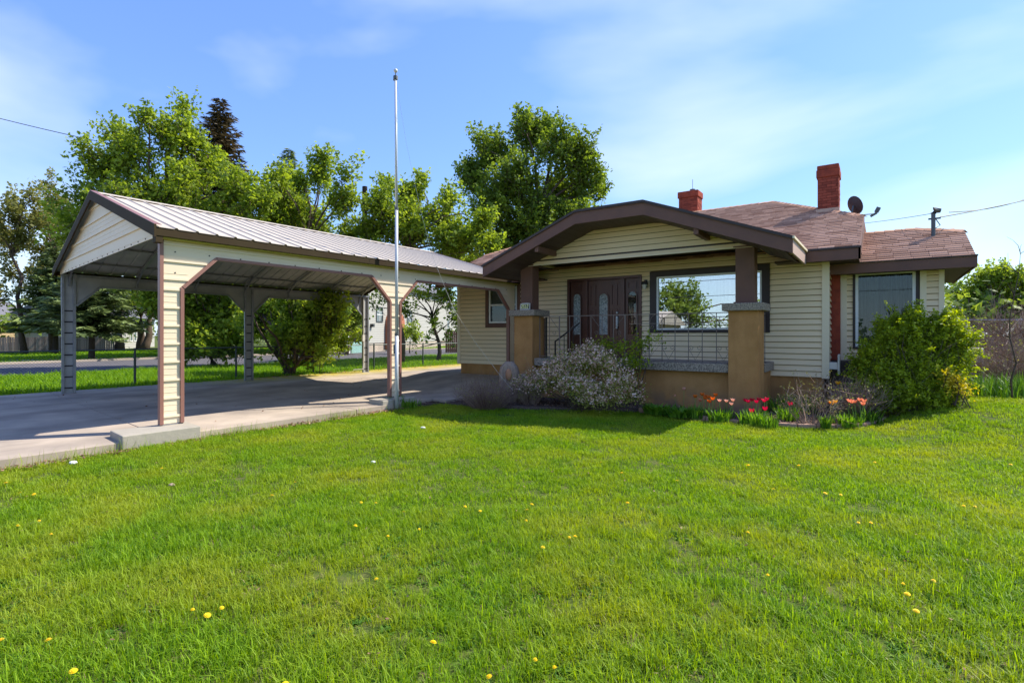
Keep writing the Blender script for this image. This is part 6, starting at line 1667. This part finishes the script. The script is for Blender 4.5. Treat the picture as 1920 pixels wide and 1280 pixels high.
for (rw, cl), lst in sorted(cells.items()):
    where = ('far', 'upper', 'middle', 'lower', 'nearest')[rw] + ' lawn, ' + ('far left', 'left', 'centre left', 'centre right', 'right', 'far right')[cl]
    lst.sort()
    for k, (px, py) in enumerate(lst):
        o = first if i == 0 else dup(first, (0, 0, 0))
        o['label'] = ('only' if len(lst) == 1 else ordl(k, len(lst))) + ' yellow dandelion in the ' + where
        o['group'] = 'dandelions in flower across the lawn'
        put(o, px, py, i); i += 1
# pale rocks
for px, py, s_, lab in ((137, 867, .05, 'white stone at the left slab corner'), (700, 866, .03, 'tiny white petal scrap in the lawn'), (793, 803, .045, 'small white stone on the lawn right of the flagpole'), (1849, 731, .06, 'white pebble before the daylilies'), (1894, 734, .05, 'white pebble near the right edge before the daylilies'), (322, 905, .035, 'small brown curled leaf on the upper left lawn')):
    p = onZ(px, py, -.1 if px < 1800 else .33)
    tag(MB().ball((p.x, p.y, float(lawnz(p.x, p.y)) + .03), s_, 8, 6, (1.2, .9, .5)).build('pebble', M['log'] if px == 322 else M['white']), lab, 'stone')

# ------------------------------------------------------------------ behind the camera: what the window mirrors
rsb = random.Random(5)
def mir(px, py, D):
    """world point that shows at photo px, py mirrored in the picture window, D metres in front of the facade"""
    p = onY(px, py, YF + D + 0.0); return Vector((p.x, 2 * YF - p.y, p.z))
L_ = []
for px, py, r in ((1262, 560, 22), (1290, 555, 22), (1275, 585, 26), (1310, 575, 16), (1255, 600, 20), (1300, 600, 20), (1235, 575, 20), (1425, 580, 14), (1440, 600, 18), (1215, 560, 20)):
    p = mir(px, py, 34); k = r * .042; L_.append((p.x, p.y, p.z, k, k, k * .9))
b = mir(1275, 627, 34)
tree('roadside_tree', 'green tree across the road that the picture window mirrors', 'tree', (b.x, b.y, -.1), L_, 6000, .3, 'maple2', .25, 77, spread=.3)
a_, b_ = mir(1130, 600, 26), mir(1222, 600, 26)
nh = thing('neighbour_house', 'pale roofed neighbour house mirrored in the picture window', 'house', (a_.x, a_.y, 0))
x0, x1 = sorted((a_.x, b_.x)); yb_ = a_.y
MB().box(x0 - 4, x1, yb_ - 7, yb_, -.2, 2.3).build('wall', M['beigewall'], nh)
MB().add([(x0 - 4.4, yb_ + .5, 2.3), (x1 + .4, yb_ + .5, 2.3), (x1 + .4, yb_ - 3.5, 3.4), (x0 - 4.4, yb_ - 3.5, 3.4), (x0 - 4.4, yb_ - 7.5, 2.3), (x1 + .4, yb_ - 7.5, 2.3)], [(0, 1, 2, 3), (3, 2, 5, 4), (0, 4, 5, 1), (0, 3, 4), (1, 5, 2)]).build('roof', M['croof'], nh)
for zz, lab in ((5.3, 'upper street wire behind the camera'), (4.2, 'lower street wire behind the camera')):
    tag(MB().tube([(-70, -12, zz + .2), (-20, -12.4, zz), (60, -12, zz + .3)], .018, 4).build('street_wire', M['wire']), lab, 'cable')
mb = MB()
L_ = []
for k in range(16):
    L_.append((-60 + k * 8 + rsb.uniform(-2, 2), -48 + rsb.uniform(-3, 3), 1.4, 5, 3, 2.0 + rsb.uniform(0, 1.2)))
rngb = np.random.default_rng(4); V, F, tone, P = leaves_in(L_, 9000, .6, rngb, 9, .5)
stuff(npmesh('distant_hedgerow', V, F, LM['oak'], None, tone))
L_ = [(-72 + rsb.uniform(-4, 4), -10 + k * 8, 1.8, 4, 5, 2.6 + rsb.uniform(0, 1.4)) for k in range(18)]
V, F, tone, P = leaves_in(L_, 12000, .6, rngb, 9, .5); stuff(npmesh('distant_trees', V, F, LM['oak'], None, tone))
L_ = [(4 + k * 6, 46 + rsb.uniform(-3, 3), 2.0, 4, 3, 2.4 + rsb.uniform(0, 1.4)) for k in range(12)]
V, F, tone, P = leaves_in(L_, 9000, .6, rngb, 9, .5); stuff(npmesh('distant_trees_right', V, F, LM['maple2'], None, tone))
